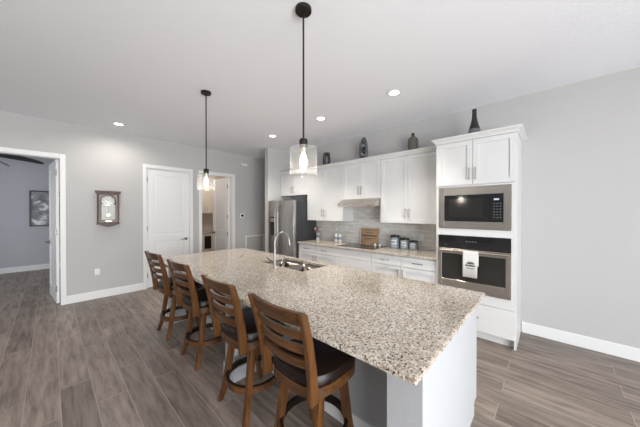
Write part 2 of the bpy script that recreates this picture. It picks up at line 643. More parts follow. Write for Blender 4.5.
def baseboard(name, segs):
    b = BM()
    for (x0, x1, y0, y1, nx, ny) in segs:
        box(b, x0, x1, y0, y1, 0, 0.125)
        # thin top bead
        box(b, x0 + (0.006 if nx < 0 else 0), x1 - (0.006 if nx > 0 else 0), y0 + (0.006 if ny < 0 else 0), y1 - (0.006 if ny > 0 else 0), 0.125, 0.135)
    struct(name, b, 'white')


baseboard('baseboard_left', [(0.183, 1.256, YL - 0.016, YL, 0, -1), (2.203, 2.336, YL - 0.016, YL, 0, -1), (3.232, 5.2, YL - 0.016, YL, 0, -1), (XO, -0.866, YL - 0.016, YL, 0, -1)])
baseboard('baseboard_right', [(XW - 0.016, XW, YN, 0.262, -1, 0)])
baseboard('baseboard_den', [(-2.5, 1.3, YD - 0.016, YD, 0, -1)])


def casing(name, x0, x1, w=0.066):
    """flat casing, jamb lining and stop of a door opening in the door wall"""
    b = BM()
    y0, y1 = YL - 0.018, YL
    for (a, c) in ((x0 - w, x0), (x1, x1 + w)):
        box(b, a, c, y0, y1, 0, ZO + w, 0.003, 1)
    box(b, x0, x1, y0, y1, ZO, ZO + w, 0.003, 1)
    box(b, x0 - 0.012, x0 + 0.004, YL - 0.002, YL + T + 0.002, 0, ZO)
    box(b, x1 - 0.004, x1 + 0.012, YL - 0.002, YL + T + 0.002, 0, ZO)
    box(b, x0 + 0.004, x1 - 0.004, YL - 0.002, YL + T + 0.002, ZO - 0.012, ZO)
    return struct(name, b, 'white')


casing('trim_1', *op[0])
casing('trim_2', *op[1])
casing('trim_3', *op[2])


def door_leaf(bm, w, h, t):
    """two-panel door in local space: x 0..w, y 0..t, z 0..h"""
    st, tr, mr0, mr1, br_ = 0.115, 0.12, 0.93, 1.06, 0.22
    box(bm, 0, st, 0, t, 0, h); box(bm, w - st, w, 0, t, 0, h)
    box(bm, st, w - st, 0, t, h - tr, h); box(bm, st, w - st, 0, t, mr0, mr1); box(bm, st, w - st, 0, t, 0, br_)
    for z0, z1 in ((br_, mr0), (mr1, h - tr)):
        box(bm, st, w - st, 0.013, t - 0.013, z0, z1)
        for y0, y1, yi0, yi1 in ((0.005, 0.014, 0, 0), (t - 0.014, t - 0.005, 0, 0)):
            box(bm, st + 0.035, w - st - 0.035, y0, y1, z0 + 0.035, z1 - 0.035, 0.006, 1)
    return bm


def lever(parent, x, z, y, dirx, side=-1):
    b = BM()
    cyl(b, (x, y, z), (x, y + side * 0.012, z), 0.028, seg=20)
    cyl(b, (x, y + side * 0.012, z), (x, y + side * 0.05, z), 0.010, seg=12)
    tube(b, [(x - dirx * 0.01, y + side * 0.05, z), (x + dirx * 0.05, y + side * 0.052, z), (x + dirx * 0.115, y + side * 0.046, z - 0.004)], [0.010, 0.009, 0.007])
    o = link('door_handle', b, 'lever', parent, True, origin=(0, 0, 0))
    return o


def hinges(parent, x, y, zs, dx=0.012):
    for z in zs:
        b = BM()
        box(b, x - dx, x + dx, y - 0.006, y + 0.006, z - 0.045, z + 0.045)
        cyl(b, (x, y - 0.008, z - 0.05), (x, y - 0.008, z + 0.05), 0.006, seg=8)
        link('hinge', b, 'pull', parent, origin=(0, 0, 0))


# door_1: the closed white door
b = BM(); door_leaf(b, 0.799, 2.42, 0.035)
d1 = link('door_1', b, 'white', None, origin=(0, 0, 0)); d1['kind'] = 'structure'
d1.location = (1.330, YL + 0.022, 0.010)
lever(d1, 0.735, 0.945, 0.0, -1)
hinges(d1, 0.0, 0.0, (0.25, 1.2, 2.2))

# door_2: open leaf of the den, swung into the den
b = BM(); door_leaf(b, 0.885, 2.42, 0.035)
d2 = link('door_2', b, 'white', None, origin=(0, 0, 0)); d2['kind'] = 'structure'
d2.location = (0.104, YL + T - 0.01, 0.010)
d2.rotation_euler = (0, 0, R(95.2))
lever(d2, 0.825, 0.98, 0.035, -1, side=1)
lever(d2, 0.825, 0.98, 0.0, -1, side=-1)
hinges(d2, 0.0, 0.040, (0.25, 1.2, 2.2))

# door_3: laundry leaf, swung into the laundry
b = BM(); door_leaf(b, 0.715, 2.42, 0.035)
d3 = link('door_3', b, 'white', None, origin=(0, 0, 0)); d3['kind'] = 'structure'
d3.location = (3.152, YL + T - 0.01, 0.010)
d3.rotation_euler = (0, 0, R(97))
lever(d3, 0.655, 0.98, 0.035, -1, side=1)
lever(d3, 0.655, 0.98, 0.0, -1, side=-1)
hinges(d3, 0.03, 0.040, (0.25, 0.98, 1.42, 2.2))

# tiled backsplash on the kitchen wall
b = BM(); box(b, XW - 0.012, XW - 0.0005, 1.122, 3.895, 0.9305, 1.370); box(b, XW - 0.012, XW - 0.0005, 2.135, 2.903, 1.370, 1.66)
struct('wall_backsplash', b, 'tile')

# ------------------------------------------------------------------ cabinet helpers (fronts face -X)


def shaker(bm, xf, y0, y1, z0, z1, st=0.058):
    """five-piece front, outer face at xf"""
    x1 = xf + 0.020
    box(bm, xf, x1, y0, y0 + st, z0, z1); box(bm, xf, x1, y1 - st, y1, z0, z1)
    box(bm, xf, x1, y0 + st, y1 - st, z0, z0 + st); box(bm, xf, x1, y0 + st, y1 - st, z1 - st, z1)
    box(bm, xf + 0.012, x1 - 0.001, y0 + st, y1 - st, z0 + st, z1 - st)
    return bm


def slab(bm, xf, y0, y1, z0, z1):
    return box(bm, xf, xf + 0.020, y0, y1, z0, z1, 0.0015, 1)


def pull(parent, xf, y, z, length, vertical):
    """bar pull on a front whose face is at xf"""
    b = BM()
    h = length / 2
    a, c = ((0, 0, -h), (0, 0, h)) if vertical else ((0, -h, 0), (0, h, 0))
    p = Vector((xf - 0.030, y, z))
    cyl(b, p + Vector(a), p + Vector(c), 0.0055, seg=10)
    for s in (-0.75, 0.75):
        q = Vector((xf, y, z)) + (Vector((0, 0, s * h)) if vertical else Vector((0, s * h, 0)))
        cyl(b, q, q + Vector((-0.030, 0, 0)), 0.0045, seg=8)
    return link('handle', b, 'pull', parent, True)


def carcass(bm, x0, x1, y0, y1, z0, z1, shelves=()):
    t = 0.018
    box(bm, x0, x1, y0, y0 + t, z0, z1); box(bm, x0, x1, y1 - t, y1, z0, z1)
    box(bm, x0, x1, y0 + t, y1 - t, z0, z0 + t); box(bm, x0, x1, y0 + t, y1 - t, z1 - t, z1)
    box(bm, x1 - 0.01, x1, y0 + t, y1 - t, z0 + t, z1 - t)
    for z in shelves:
        box(bm, x0 + 0.002, x1 - 0.01, y0 + t, y1 - t, z, z + t)
    return bm


def crown(bm, xf, y0, y1, z, ret0=None, ret1=None):
    """stepped crown along a cabinet front at xf, with optional returns to the wall"""
    prof = [(0.0, 0.0), (-0.012, 0.0), (-0.014, 0.018), (-0.026, 0.034), (-0.046, 0.050), (-0.050, 0.066), (0.0, 0.066)]
    ya, yb = y0, y1

    def P(p, y):
        return (xf + p[0], y, z + p[1])
    ringsA = [(y0 + (p[0] if ret0 else 0), p) for p in prof]
    ring0 = [(xf + p[0], y0 + (p[0] if ret0 else 0), z + p[1]) for p in prof]
    ring1 = [(xf + p[0], y1 - (p[0] if ret1 else 0), z + p[1]) for p in prof]
    rings = []
    if ret0:
        rings.append([(ret0, y0 + p[0], z + p[1]) for p in prof])
    rings += [ring0, ring1]
    if ret1:
        rings.append([(ret1, y1 - p[0], z + p[1]) for p in prof])
    ringloft(bm, rings)
    return bm


# ------------------------------------------------------------------ upper cabinets
XU = 3.81
ZT = 2.44


def upper(label, y0, y1, z0, splits, hz, x_front=XU, crown_ends=(None, None)):
    t = thing('upper_cabinet', label, 'cabinet', (XW - 0.15, (y0 + y1) / 2, z0))
    b = BM(); carcass(b, x_front + 0.021, XW - 0.001, y0, y1, z0, ZT, [(z0 + ZT) / 2] if ZT - z0 > 0.7 else [])
    link('cabinet_box', b, 'cab', t)
    ys = [y0] + splits + [y1]
    for i in range(len(ys) - 1):
        b = BM(); shaker(b, x_front, ys[i] + 0.002, ys[i + 1] - 0.002, z0 + 0.003, ZT - 0.004)
        d = link('door', b, 'cab', t)
        # pulls sit beside the meeting stile
        hy = ys[i + 1] - 0.032 if i == 0 else ys[i] + 0.032
        pull(d, x_front, hy, hz, 0.15, True)
    b = BM(); box(b, x_front + 0.004, XW - 0.001, y0 + 0.001, y1 - 0.001, ZT, ZT + 0.012)
    crown(b, x_front + 0.004, y0 + (0 if crown_ends[0] is None else 0.0), y1, ZT + 0.0, crown_ends[0], crown_ends[1])
    link('crown_moulding', b, 'cab', t)
    return t


upper('tall white two-door wall cabinet between the oven tower and the range hood', 1.123, 2.118, 1.370, [1.640], 1.53)
upper('short white two-door wall cabinet right above the steel range hood', 2.120, 2.908, 1.785, [2.525], 1.935)
upper('tall white two-door wall cabinet between the range hood and the refrigerator', 2.910, 3.893, 1.370, [3.415], 1.53)
upper('white two-door cabinet over the refrigerator, partly behind the near pendant', 3.895, 4.818, 1.93, [4.365], 2.06)

# ------------------------------------------------------------------ base cabinets
XB = 3.548


def base_unit(label, y0, y1, kind):
    t = thing('base_cabinet', label, 'cabinet', ((XB + XW) / 2, (y0 + y1) / 2, 0), 'base cabinets along the kitchen wall')
    b = BM(); carcass(b, XB + 0.021, XW - 0.001, y0 + 0.0005, y1 - 0.0005, 0.10, 0.899)
    box(b, XB + 0.08, XB + 0.095, y0 + 0.001, y1 - 0.001, 0.0, 0.10)
    link('cabinet_box', b, 'cab', t)
    b = BM(); slab(b, XB, y0 + 0.003, y1 - 0.003, 0.736, 0.882)
    d = link('drawer', b, 'cab', t)
    ym = (y0 + y1) / 2
    if kind != 'hob':
        pull(d, XB, ym, 0.812, 0.15, False)
        b = BM(); shaker(b, XB, y0 + 0.003, y1 - 0.003, 0.112, 0.730)
        dd = link('door', b, 'cab', t)
        pull(dd, XB, (y1 - 0.035) if kind == 'L' else (y0 + 0.035), 0.63, 0.13, True)
    else:
        for z0, z1 in ((0.42, 0.730), (0.112, 0.414)):
            b = BM(); slab(b, XB, y0 + 0.003, y1 - 0.003, z0, z1)
            dd = link('drawer', b, 'cab', t)
            pull(dd, XB, ym, (z0 + z1) / 2 - 0.04, 0.2, False)
    return t


base_unit('white base cabinet next to the oven tower, with drawer and door', 1.123, 1.631, 'L')
base_unit('white base cabinet under the grey canisters, second from the oven tower', 1.631, 2.137, 'R')
base_unit('wide white base cabinet under the cooktop, its top front without a handle', 2.137, 2.920, 'hob')
base_unit('white base cabinet just right of the leftmost one, beside the wide cooktop unit', 2.920, 3.400, 'L')
base_unit('white base cabinet at the refrigerator end of the counter', 3.400, 3.886, 'R')

# granite along the wall
b = BM(); box(b, 3.518, XW - 0.001, 1.123, 3.893, 0.900, 0.9305, 0.004, 2)
tag(link('wall_countertop', b, 'granite', None), 'long narrow granite countertop along the kitchen wall under the tiled backsplash', 'countertop')

# ------------------------------------------------------------------ oven tower
TY0, TY1, XT = 0.270, 1.120, 3.52
tw = thing('oven_tower_cabinet', 'tall white cabinet tower housing the microwave and the wall oven', 'cabinet', ((XT + XW) / 2, (TY0 + TY1) / 2, 0))
b = BM()
t_ = 0.02
box(b, XT + 0.0, XW - 0.001, TY0, TY0 + t_, 0.0, ZT); box(b, XT + 0.0, XW - 0.001, TY1 - t_, TY1, 0.0, ZT)
box(b, XW - 0.012, XW - 0.001, TY0 + t_, TY1 - t_, 0.10, ZT)
for z0, z1 in ((0.10, 0.12), (0.44, 0.553), (1.252, 1.338), (1.864, 1.886), (ZT - 0.02, ZT)):
    box(b, XT + 0.0, XW - 0.012, TY0 + t_, TY1 - t_, z0, z1)
for (z0, z1) in ((0.553, 1.252), (1.338, 1.864)):
    box(b, XT, XT + 0.02, TY0 + t_, 0.318, z0, z1); box(b, XT, XT + 0.02, 1.090, TY1 - t_, z0, z1)
box(b, XT + 0.07, XT + 0.085, TY0 + t_, TY1 - t_, 0.0, 0.10)
link('cabinet_box', b, 'cab', tw)
for y0, y1, hy in ((TY0 + 0.004, 0.694, 0.662), (0.698, TY1 - 0.004, 0.730)):
    b = BM(); shaker(b, XT - 0.020, y0, y1, 1.889, ZT - 0.006)
    d = link('door', b, 'cab', tw)
    pull(d, XT - 0.020, hy, 2.02, 0.15, True)
b = BM(); slab(b, XT - 0.020, TY0 + 0.004, TY1 - 0.004, 0.112, 0.437)
d = link('drawer', b, 'cab', tw)
pull(d, XT - 0.020, 0.695, 0.285, 0.15, False)
b = BM(); box(b, XT - 0.01, XW - 0.001, TY0, TY1, ZT, ZT + 0.014)
crown(b, XT - 0.010, TY0, TY1, ZT, XW - 0.001, 3.76)
link('crown_moulding', b, 'cab', tw)

# microwave with its trim kit
mw = thing('microwave', 'built-in black glass microwave framed by a wide steel trim kit', 'microwave', (XT + 0.2, 0.704, 1.341))
xf = XT - 0.012
b = BM()
y0, y1, z0, z1 = 0.321, 1.087, 1.342, 1.860
gy0, gy1, gz0, gz1 = 0.392, 1.016, 1.436, 1.764
box(b, xf, XT + 0.018, y0, gy0, z0, z1, 0.003, 1); box(b, xf, XT + 0.018, gy1, y1, z0, z1, 0.003, 1)
box(b, xf, XT + 0.018, gy0, gy1, z0, gz0, 0.003, 1); box(b, xf, XT + 0.018, gy0, gy1, gz1, z1, 0.003, 1)
link('trim_frame', b, 'steel', mw)
b = BM(); box(b, XT + 0.022, XT + 0.40, 0.345, 1.063, 1.345, 1.80)
link('oven_body', b, 'black', mw)
b = BM(); box(b, xf - 0.006, XT + 0.016, 0.520, gy1 - 0.003, gz0 + 0.003, gz1 - 0.003, 0.002, 1)
dr = link('door', b, 'blackglass', mw)
b = BM(); box(b, xf - 0.0075, xf - 0.0055, 0.585, 0.965, 1.485, 1.715, 0.0005, 1)
link('window', b, 'ovenglass', dr)
b = BM(); box(b, xf - 0.006, XT + 0.016, gy0 + 0.003, 0.517, gz0 + 0.003, gz1 - 0.003, 0.002, 1)
cp = link('control_panel', b, 'blackglass', mw)
b = BM(); box(b, xf - 0.0072, xf - 0.006, 0.430, 0.480, 1.690, 1.708); link('display', b, 'display', cp)
for r_ in range(6):
    for c_ in range(3):
        yy = 0.485 - c_ * 0.030
        zz = 1.655 - r_ * 0.033
        b = BM(); box(b, xf - 0.0072, xf - 0.006, yy - 0.016, yy, zz - 0.008, zz)
        link('key', b, 'keys', cp)

# wall oven
ov = thing('wall_oven', 'steel single wall oven with black glass in the tall cabinet', 'oven', (XT + 0.2, 0.704, 0.555))
y0, y1 = 0.321, 1.087
b = BM(); box(b, XT + 0.022, XT + 0.55, 0.345, 1.063, 0.57, 1.235); link('oven_body', b, 'black', ov)
b = BM(); box(b, xf - 0.008, XT + 0.018, y0, y1, 1.092, 1.246, 0.003, 1)
cp = link('control_panel', b, 'blackglass', ov)
b = BM()
for yy in (0.655, 0.685, 0.72, 0.75):
    box(b, xf - 0.0092, xf - 0.008, yy, yy + 0.018, 1.178, 1.190)
link('display', b, 'keys', cp)
b = BM(); box(b, xf - 0.0088, xf - 0.0080, 0.99, 1.01, 1.128, 1.134); link('button_mark', b, 'keys', cp)
b = BM()
wy0, wy1, wz0, wz1 = 0.366, 1.042, 0.690, 1.020
box(b, xf - 0.022, XT + 0.018, y0, wy0, 0.600, 1.085, 0.003, 1); box(b, xf - 0.022, XT + 0.018, wy1, y1, 0.600, 1.085, 0.003, 1)
box(b, xf - 0.022, XT + 0.018, wy0, wy1, 0.600, wz0, 0.003, 1); box(b, xf - 0.022, XT + 0.018, wy0, wy1, wz1, 1.085, 0.003, 1)
dr = link('door', b, 'steel', ov)
b = BM(); box(b, xf - 0.020, XT + 0.016, wy0, wy1, wz0, wz1); w_ = link('window', b, 'ovenglass', dr)
b = BM()
cyl(b, (xf - 0.064, y0 + 0.015, 1.062), (xf - 0.064, y1 - 0.015, 1.062), 0.011, seg=16)
for yy in (y0 + 0.05, y1 - 0.05):
    box(b, xf - 0.064, xf - 0.020, yy - 0.010, yy + 0.010, 1.054, 1.070)
link('handle', b, 'steel', dr, True)
b = BM(); box(b, xf - 0.006, XT + 0.018, y0, y1, 0.556, 0.597, 0.002, 1)
for k in range(3):
    box(b, xf - 0.009, xf - 0.006, y0 + 0.02, y1 - 0.02, 0.562 + k * 0.012, 0.566 + k * 0.012)
link('vent_trim', b, 'steel', ov)

# dish towel folded over the oven handle
hx, hz = xf - 0.064, 1.062
b = BM()
ty0, ty1 = 0.622, 0.782
prof = []
for k in range(9):
    a = PI * k / 8
    prof.append((hx + 0.0155 * math.cos(a), hz + 0.0155 * math.sin(a)))
outer = [(hx + 0.0160, 0.90)] + [(hx + 0.0160, hz)] + prof[1:-1] + [(hx - 0.0160, hz), (hx - 0.019, 0.93), (hx - 0.016, 0.762)]
rng = random.Random(4)
NY = 14
rows = []
for (px, pz) in outer:
    row = []
    for j in range(NY + 1):
        f = j / NY
        y = ty0 + (ty1 - ty0) * f
        dx = -0.004 * max(0, (hz - pz) / 0.3) * math.sin(f * 2.3 * PI + 0.4) * (1 if px < hx else -0.6)
        yy = y + (0.010 * (1 - f) if px < hx else 0) * max(0, (hz - pz) / 0.3)
        row.append(b.verts.new((px + dx, yy, pz)))
    rows.append(row)
for r0_, r1_ in zip(rows, rows[1:]):
    for j in range(NY):
        b.faces.new((r0_[j], r0_[j + 1], r1_[j + 1], r1_[j]))
tl = link('dish_towel', b, 'towel', None, True)
tag(tl, 'white dish towel with a dark print hanging over the oven handle', 'towel')
sm = tl.modifiers.new('thickness', 'SOLIDIFY'); sm.thickness = 0.003; sm.offset = 1
xp = hx - 0.0245
rows_ = [('emblem', [(0.945, [(0.677, 0.685), (0.694, 0.704), (0.712, 0.720)], 0.014), (0.932, [(0.659, 0.739)], 0.014)]),
         ('lettering', [(0.905, [(0.650, 0.666), (0.670, 0.688), (0.692, 0.712), (0.717, 0.732), (0.737, 0.754)], 0.018)]),
         ('lettering', [(0.872, [(0.662, 0.674), (0.678, 0.688), (0.694, 0.710), (0.715, 0.730), (0.734, 0.744)], 0.008)])]
for nm, rws in rows_:
    b = BM()
    for z, segs, hh in rws:
        for a_, c_ in segs:
            box(b, xp - 0.0005, xp + 0.003, a_, c_, z - hh / 2, z + hh / 2)
    link(nm, b, 'ink', tl)

# ------------------------------------------------------------------ range hood and cooktop
hd = thing('range_hood', 'slim stainless range hood under the short wall cabinet', 'hood', (3.85, 2.50, 1.64))
b = BM()
prism(b, [(XW - 0.014, 1.783), (3.775, 1.783), (3.755, 1.770), (3.640, 1.690), (3.632, 1.640), (3.66, 1.640), (3.68, 1.655), (XW - 0.014, 1.655)], 'y', 2.128, 2.900)
link('hood_shell', b, 'steel', hd)
b = BM()
for k in range(2):
    box(b, 3.72, 4.02, 2.16 + k * 0.36, 2.49 + k * 0.36, 1.648, 1.656)
link('grease_filter', b, 'steel_v', hd)
b = BM()
for k in range(3):
    box(b, 3.629, 3.636, 2.20 + k * 0.03, 2.215 + k * 0.03, 1.658, 1.668)
link('switch', b, 'black', hd)

ck = thing('cooktop', 'black glass electric cooktop set in the wall counter under the hood', 'cooktop', (3.83, 2.50, 0.9305))
b = BM(); box(b, 3.585, 4.075, 2.135, 2.875, 0.9305, 0.9365, 0.002, 1); link('glass_top', b, 'blackglass', ck)
for (x, y, r) in ((3.73, 2.32, 0.09), (3.73, 2.69, 0.075), (3.95, 2.32, 0.075), (3.95, 2.69, 0.10)):
    b = BM()
    for rr in (r, r * 0.62):
        ringloft(b, [[(x + q * math.cos(2 * PI * k / 40), y + q * math.sin(2 * PI * k / 40), z) for k in range(40)] for q, z in ((rr, 0.9365), (rr, 0.9368), (rr - 0.003, 0.9368), (rr - 0.003, 0.9365))], False, False)
    link('burner_mark', b, 'keys', ck)

# ------------------------------------------------------------------ refrigerator
FY0, FY1, FX = 3.905, 4.792, 3.43
fr = thing('refrigerator', 'stainless side-by-side refrigerator with dark sides beside the wall return', 'refrigerator', (3.77, (FY0 + FY1) / 2, 0))
b = BM(); box(b, FX + 0.075, XW - 0.03, FY0 + 0.004, FY1 - 0.004, 0.03, 1.79, 0.004, 1)
for yy in (FY0 + 0.08, FY1 - 0.08):
    cyl(b, (FX + 0.12, yy, 0.0), (FX + 0.12, yy, 0.03), 0.02); cyl(b, (XW - 0.1, yy, 0.0), (XW - 0.1, yy, 0.03), 0.02)
box(b, FX + 0.08, FX + 0.16, FY0 + 0.02, FY0 + 0.10, 1.79, 1.812); box(b, FX + 0.08, FX + 0.16, FY1 - 0.10, FY1 - 0.02, 1.79, 1.812)
link('cabinet_body', b, 'fridgeside', fr)
GY = 4.43
for (y0, y1, hy) in ((FY0, GY - 0.003, GY - 0.045), (GY + 0.003, FY1, GY + 0.045)):
    b = BM(); box(b, FX, FX + 0.072, y0, y1, 0.06, 1.80, 0.010, 3)
    d = link('door', b, 'steel_v', fr, True)
    b = BM()
    tube(b, [(FX - 0.0, hy, 0.62), (FX - 0.045, hy, 0.66), (FX - 0.055, hy, 0.9), (FX - 0.058, hy, 1.2), (FX - 0.055, hy, 1.5), (FX - 0.045, hy, 1.68), (FX - 0.0, hy, 1.70)], 0.009)
    link('handle', b, 'nickel', d, True)
    if y0 > 4.2:
        b = BM(); box(b, FX - 0.004, FX + 0.01, 4.545, 4.725, 1.02, 1.44, 0.004, 1)
        dp = link('water_dispenser', b, 'black', d)
        b = BM(); box(b, FX - 0.007, FX - 0.003, 4.565, 4.705, 1.33, 1.41); link('control_panel', b, 'steel', dp)
b = BM(); box(b, FX + 0.03, FX + 0.075, FY0 + 0.01, FY1 - 0.01, 0.005, 0.058); link('kick_grille', b, 'black', fr)

# ------------------------------------------------------------------ island
IX0, IX1, IY0, IY1 = 0.942, 2.322, 0.372, 4.02
BX0, BX1 = 1.135, 2.262
BY0, BY1 = 0.418, 3.975
KW = 1.46
isl = thing('kitchen_island', 'white kitchen island base with posts and recessed wall behind the stools', 'kitchen island', ((IX0 + IX1) / 2, (IY0 + IY1) / 2, 0))
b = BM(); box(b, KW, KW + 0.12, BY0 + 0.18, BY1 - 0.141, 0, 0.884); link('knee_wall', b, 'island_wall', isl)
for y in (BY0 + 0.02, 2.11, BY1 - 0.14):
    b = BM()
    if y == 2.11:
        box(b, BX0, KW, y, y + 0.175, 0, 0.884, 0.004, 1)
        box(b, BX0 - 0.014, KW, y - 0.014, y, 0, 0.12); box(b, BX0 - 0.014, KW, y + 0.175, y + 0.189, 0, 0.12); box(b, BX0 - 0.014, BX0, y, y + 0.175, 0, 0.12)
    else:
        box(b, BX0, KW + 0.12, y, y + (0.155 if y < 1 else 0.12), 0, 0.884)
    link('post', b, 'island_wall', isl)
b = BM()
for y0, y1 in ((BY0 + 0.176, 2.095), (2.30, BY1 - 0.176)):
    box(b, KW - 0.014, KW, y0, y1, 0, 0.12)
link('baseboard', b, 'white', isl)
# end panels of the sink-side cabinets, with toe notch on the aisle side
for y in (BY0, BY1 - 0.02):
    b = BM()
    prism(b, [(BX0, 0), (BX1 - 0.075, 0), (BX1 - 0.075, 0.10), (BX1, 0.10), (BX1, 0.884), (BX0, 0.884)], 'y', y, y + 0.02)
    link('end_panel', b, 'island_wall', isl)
b = BM(); box(b, BX1 - 0.09, BX1 - 0.076, BY0 + 0.021, BY1 - 0.021, 0, 0.10); box(b, KW + 0.121, BX1 - 0.002, BY0 + 0.021, BY1 - 0.021, 0.10, 0.12)
link('toe_kick', b, 'cab', isl)
ys = [BY0 + 0.021, 1.02, 1.90, 2.76, 3.36, BY1 - 0.021]
for y0, y1 in zip(ys, ys[1:]):
    b = BM()
    st = 0.058
    box(b, BX1 - 0.021, BX1 - 0.010, y0 + 0.003, y1 - 0.003, 0.125, 0.870)
    for (a_, c_, e_, f_) in ((y0 + 0.003, y0 + st, 0.125, 0.87), (y1 - st, y1 - 0.003, 0.125, 0.87), (y0 + st, y1 - st, 0.125, 0.185), (y0 + st, y1 - st, 0.81, 0.87)):
        box(b, BX1 - 0.010, BX1 - 0.001, a_, c_, e_, f_)
    link('door', b, 'cab', isl)

# granite slab of the island with the sink cut out
SX0, SX1, SY0, SY1 = 1.825, 2.228, 1.94, 2.75
b = BM()
xs_ = [IX0, SX0, SX1, IX1]
ys_ = [IY0, SY0, SY1, IY1]
grid = {}
for zi, z in enumerate((0.885, 0.9155)):
    for i, x in enumerate(xs_):
        for j, y in enumerate(ys_):
            grid[(i, j, zi)] = b.verts.new((x, y, z))
for i in range(3):
    for j in range(3):
        if i == 1 and j == 1:
            continue
        b.faces.new([grid[(i, j, 1)], grid[(i + 1, j, 1)], grid[(i + 1, j + 1, 1)], grid[(i, j + 1, 1)]])
        b.faces.new([grid[(i, j + 1, 0)], grid[(i + 1, j + 1, 0)], grid[(i + 1, j, 0)], grid[(i, j, 0)]])
for k in range(3):
    for (a_, c_) in (((k, 0), (k + 1, 0)), ((k + 1, 3), (k, 3)), ((3, k), (3, k + 1)), ((0, k + 1), (0, k))):
        b.faces.new([grid[(*a_, 0)], grid[(*c_, 0)], grid[(*c_, 1)], grid[(*a_, 1)]])
for (a_, c_) in (((1, 1), (1, 2)), ((1, 2), (2, 2)), ((2, 2), (2, 1)), ((2, 1), (1, 1))):
    b.faces.new([grid[(*a_, 0)], grid[(*c_, 0)], grid[(*c_, 1)], grid[(*a_, 1)]])
bmesh.ops.recalc_face_normals(b, faces=b.faces)
eds = [e for e in b.edges if len(e.link_faces) == 2 and e.calc_face_angle(0) > 1.0]
bmesh.ops.bevel(b, geom=eds, offset=0.004, segments=2, affect='EDGES')
tag(link('island_countertop', b, 'granite', None), 'large speckled beige granite slab topping the island', 'countertop')

# double-bowl sink hung under the slab
sk = thing('kitchen_sink', 'double-bowl stainless sink set into the island granite', 'sink', ((SX0 + SX1) / 2, (SY0 + SY1) / 2, 0.68))
for (y0, y1) in ((SY0 - 0.006, 2.315), (2.340, SY1 + 0.006)):
    b = BM()
    x0, x1, z0, z1 = SX0 - 0.006, SX1 + 0.006, 0.69, 0.8845
    co = [(x0, y0, z0), (x1, y0, z0), (x1, y1, z0), (x0, y1, z0), (x0, y0, z1), (x1, y0, z1), (x1, y1, z1), (x0, y1, z1)]
    vs = [b.verts.new(c) for c in co]
    for f in ((0, 1, 2, 3), (0, 4, 5, 1), (1, 5, 6, 2), (2, 6, 7, 3), (3, 7, 4, 0)):
        b.faces.new([vs[i] for i in f])
    ed = [e for e in b.edges if len(e.link_faces) == 2]
    bmesh.ops.bevel(b, geom=ed, offset=0.045, segments=4, affect='EDGES', profile=0.5)
    o = link('bowl', b, 'sink', sk, True)
    s_ = o.modifiers.new('wall', 'SOLIDIFY'); s_.thickness = 0.003; s_.offset = 0
    b = BM(); lathe(b, [(0.042, 0.0), (0.042, 0.004), (0.03, 0.005), (0.026, 0.001)], ((x0 + x1) / 2, (y0 + y1) / 2, 0.692), 24); link('drain', b, 'nickel', o, True)
b = BM(); box(b, SX0 - 0.004, SX1 + 0.004, 2.3145, 2.3405, 0.868, 0.8845, 0.004, 2); link('divider', b, 'sink', sk)

# faucet
FXB, FYB = 1.745, 2.315
fc = thing('kitchen_faucet', 'tall gooseneck pull-down faucet on the stool side of the sink', 'faucet', (FXB, FYB, 0.9155))
b = BM(); lathe(b, [(0.025, 0), (0.025, 0.006), (0.017, 0.012), (0.014, 0.10), (0.0115, 0.17), (0.0095, 0.21)], (FXB, FYB, 0.9155), 24); link('faucet_body', b, 'nickel', fc, True)
pts = [(FXB, FYB, 1.12), (FXB, FYB, 1.195)]
for k in range(1, 13):
    a = PI - (PI * 0.93) * k / 12
    pts.append((FXB + 0.105 + 0.105 * math.cos(a), FYB, 1.195 + 0.115 * math.sin(a)))
b = BM(); tube(b, pts, 0.0095, 14); link('gooseneck', b, 'nickel', fc, True)
ex, ey, ez = pts[-1]
b = BM(); tube(b, [(ex, ey, ez + 0.005), (ex + 0.005, ey, ez - 0.025), (ex + 0.016, ey, ez - 0.070)], [0.012, 0.014, 0.016], 14); sh = link('spray_head', b, 'nickel', fc, True)
b = BM(); tube(b, [(FXB, FYB + 0.010, 0.965), (FXB, FYB + 0.06, 0.978), (FXB - 0.01, FYB + 0.15, 1.015)], [0.014, 0.012, 0.008], 10); link('lever', b, 'lever', fc, True)

b = BM(); lathe(b, [(0.024, 0), (0.024, 0.006), (0.014, 0.010), (0.012, 0.018), (0.0, 0.018)][:-1], (1.861, 3.245, 0.9155), 20)
tag(link('air_switch', b, 'pull', None, True), 'small round metal push button alone on the far part of the island granite', 'button')

# ------------------------------------------------------------------ counter stools


def superell(n, ax, ay, e=3.2):
    out = []
    for k in range(n):
        a = 2 * PI * k / n
        c, s = math.cos(a), math.sin(a)
        out.append((ax * math.copysign(abs(c) ** (2 / e), c), ay * math.copysign(abs(s) ** (2 / e), s)))
    return out


def rect_sec(c, hx_, hy_, hz_=0.0):
    x, y, z = c
    return [(x - hx_, y - hy_, z + hz_), (x + hx_, y - hy_, z), (x + hx_, y + hy_, z), (x - hx_, y + hy_, z + hz_)]


SEATZ = 0.60


def back_x(z):
    """sabre curve of the back posts"""
    t = max(0.0, z - 0.52)
    return -0.205 - 0.055 * t - 0.26 * t * t


def back_y(z):
    return 0.196 + 0.055 * (z - 0.52)


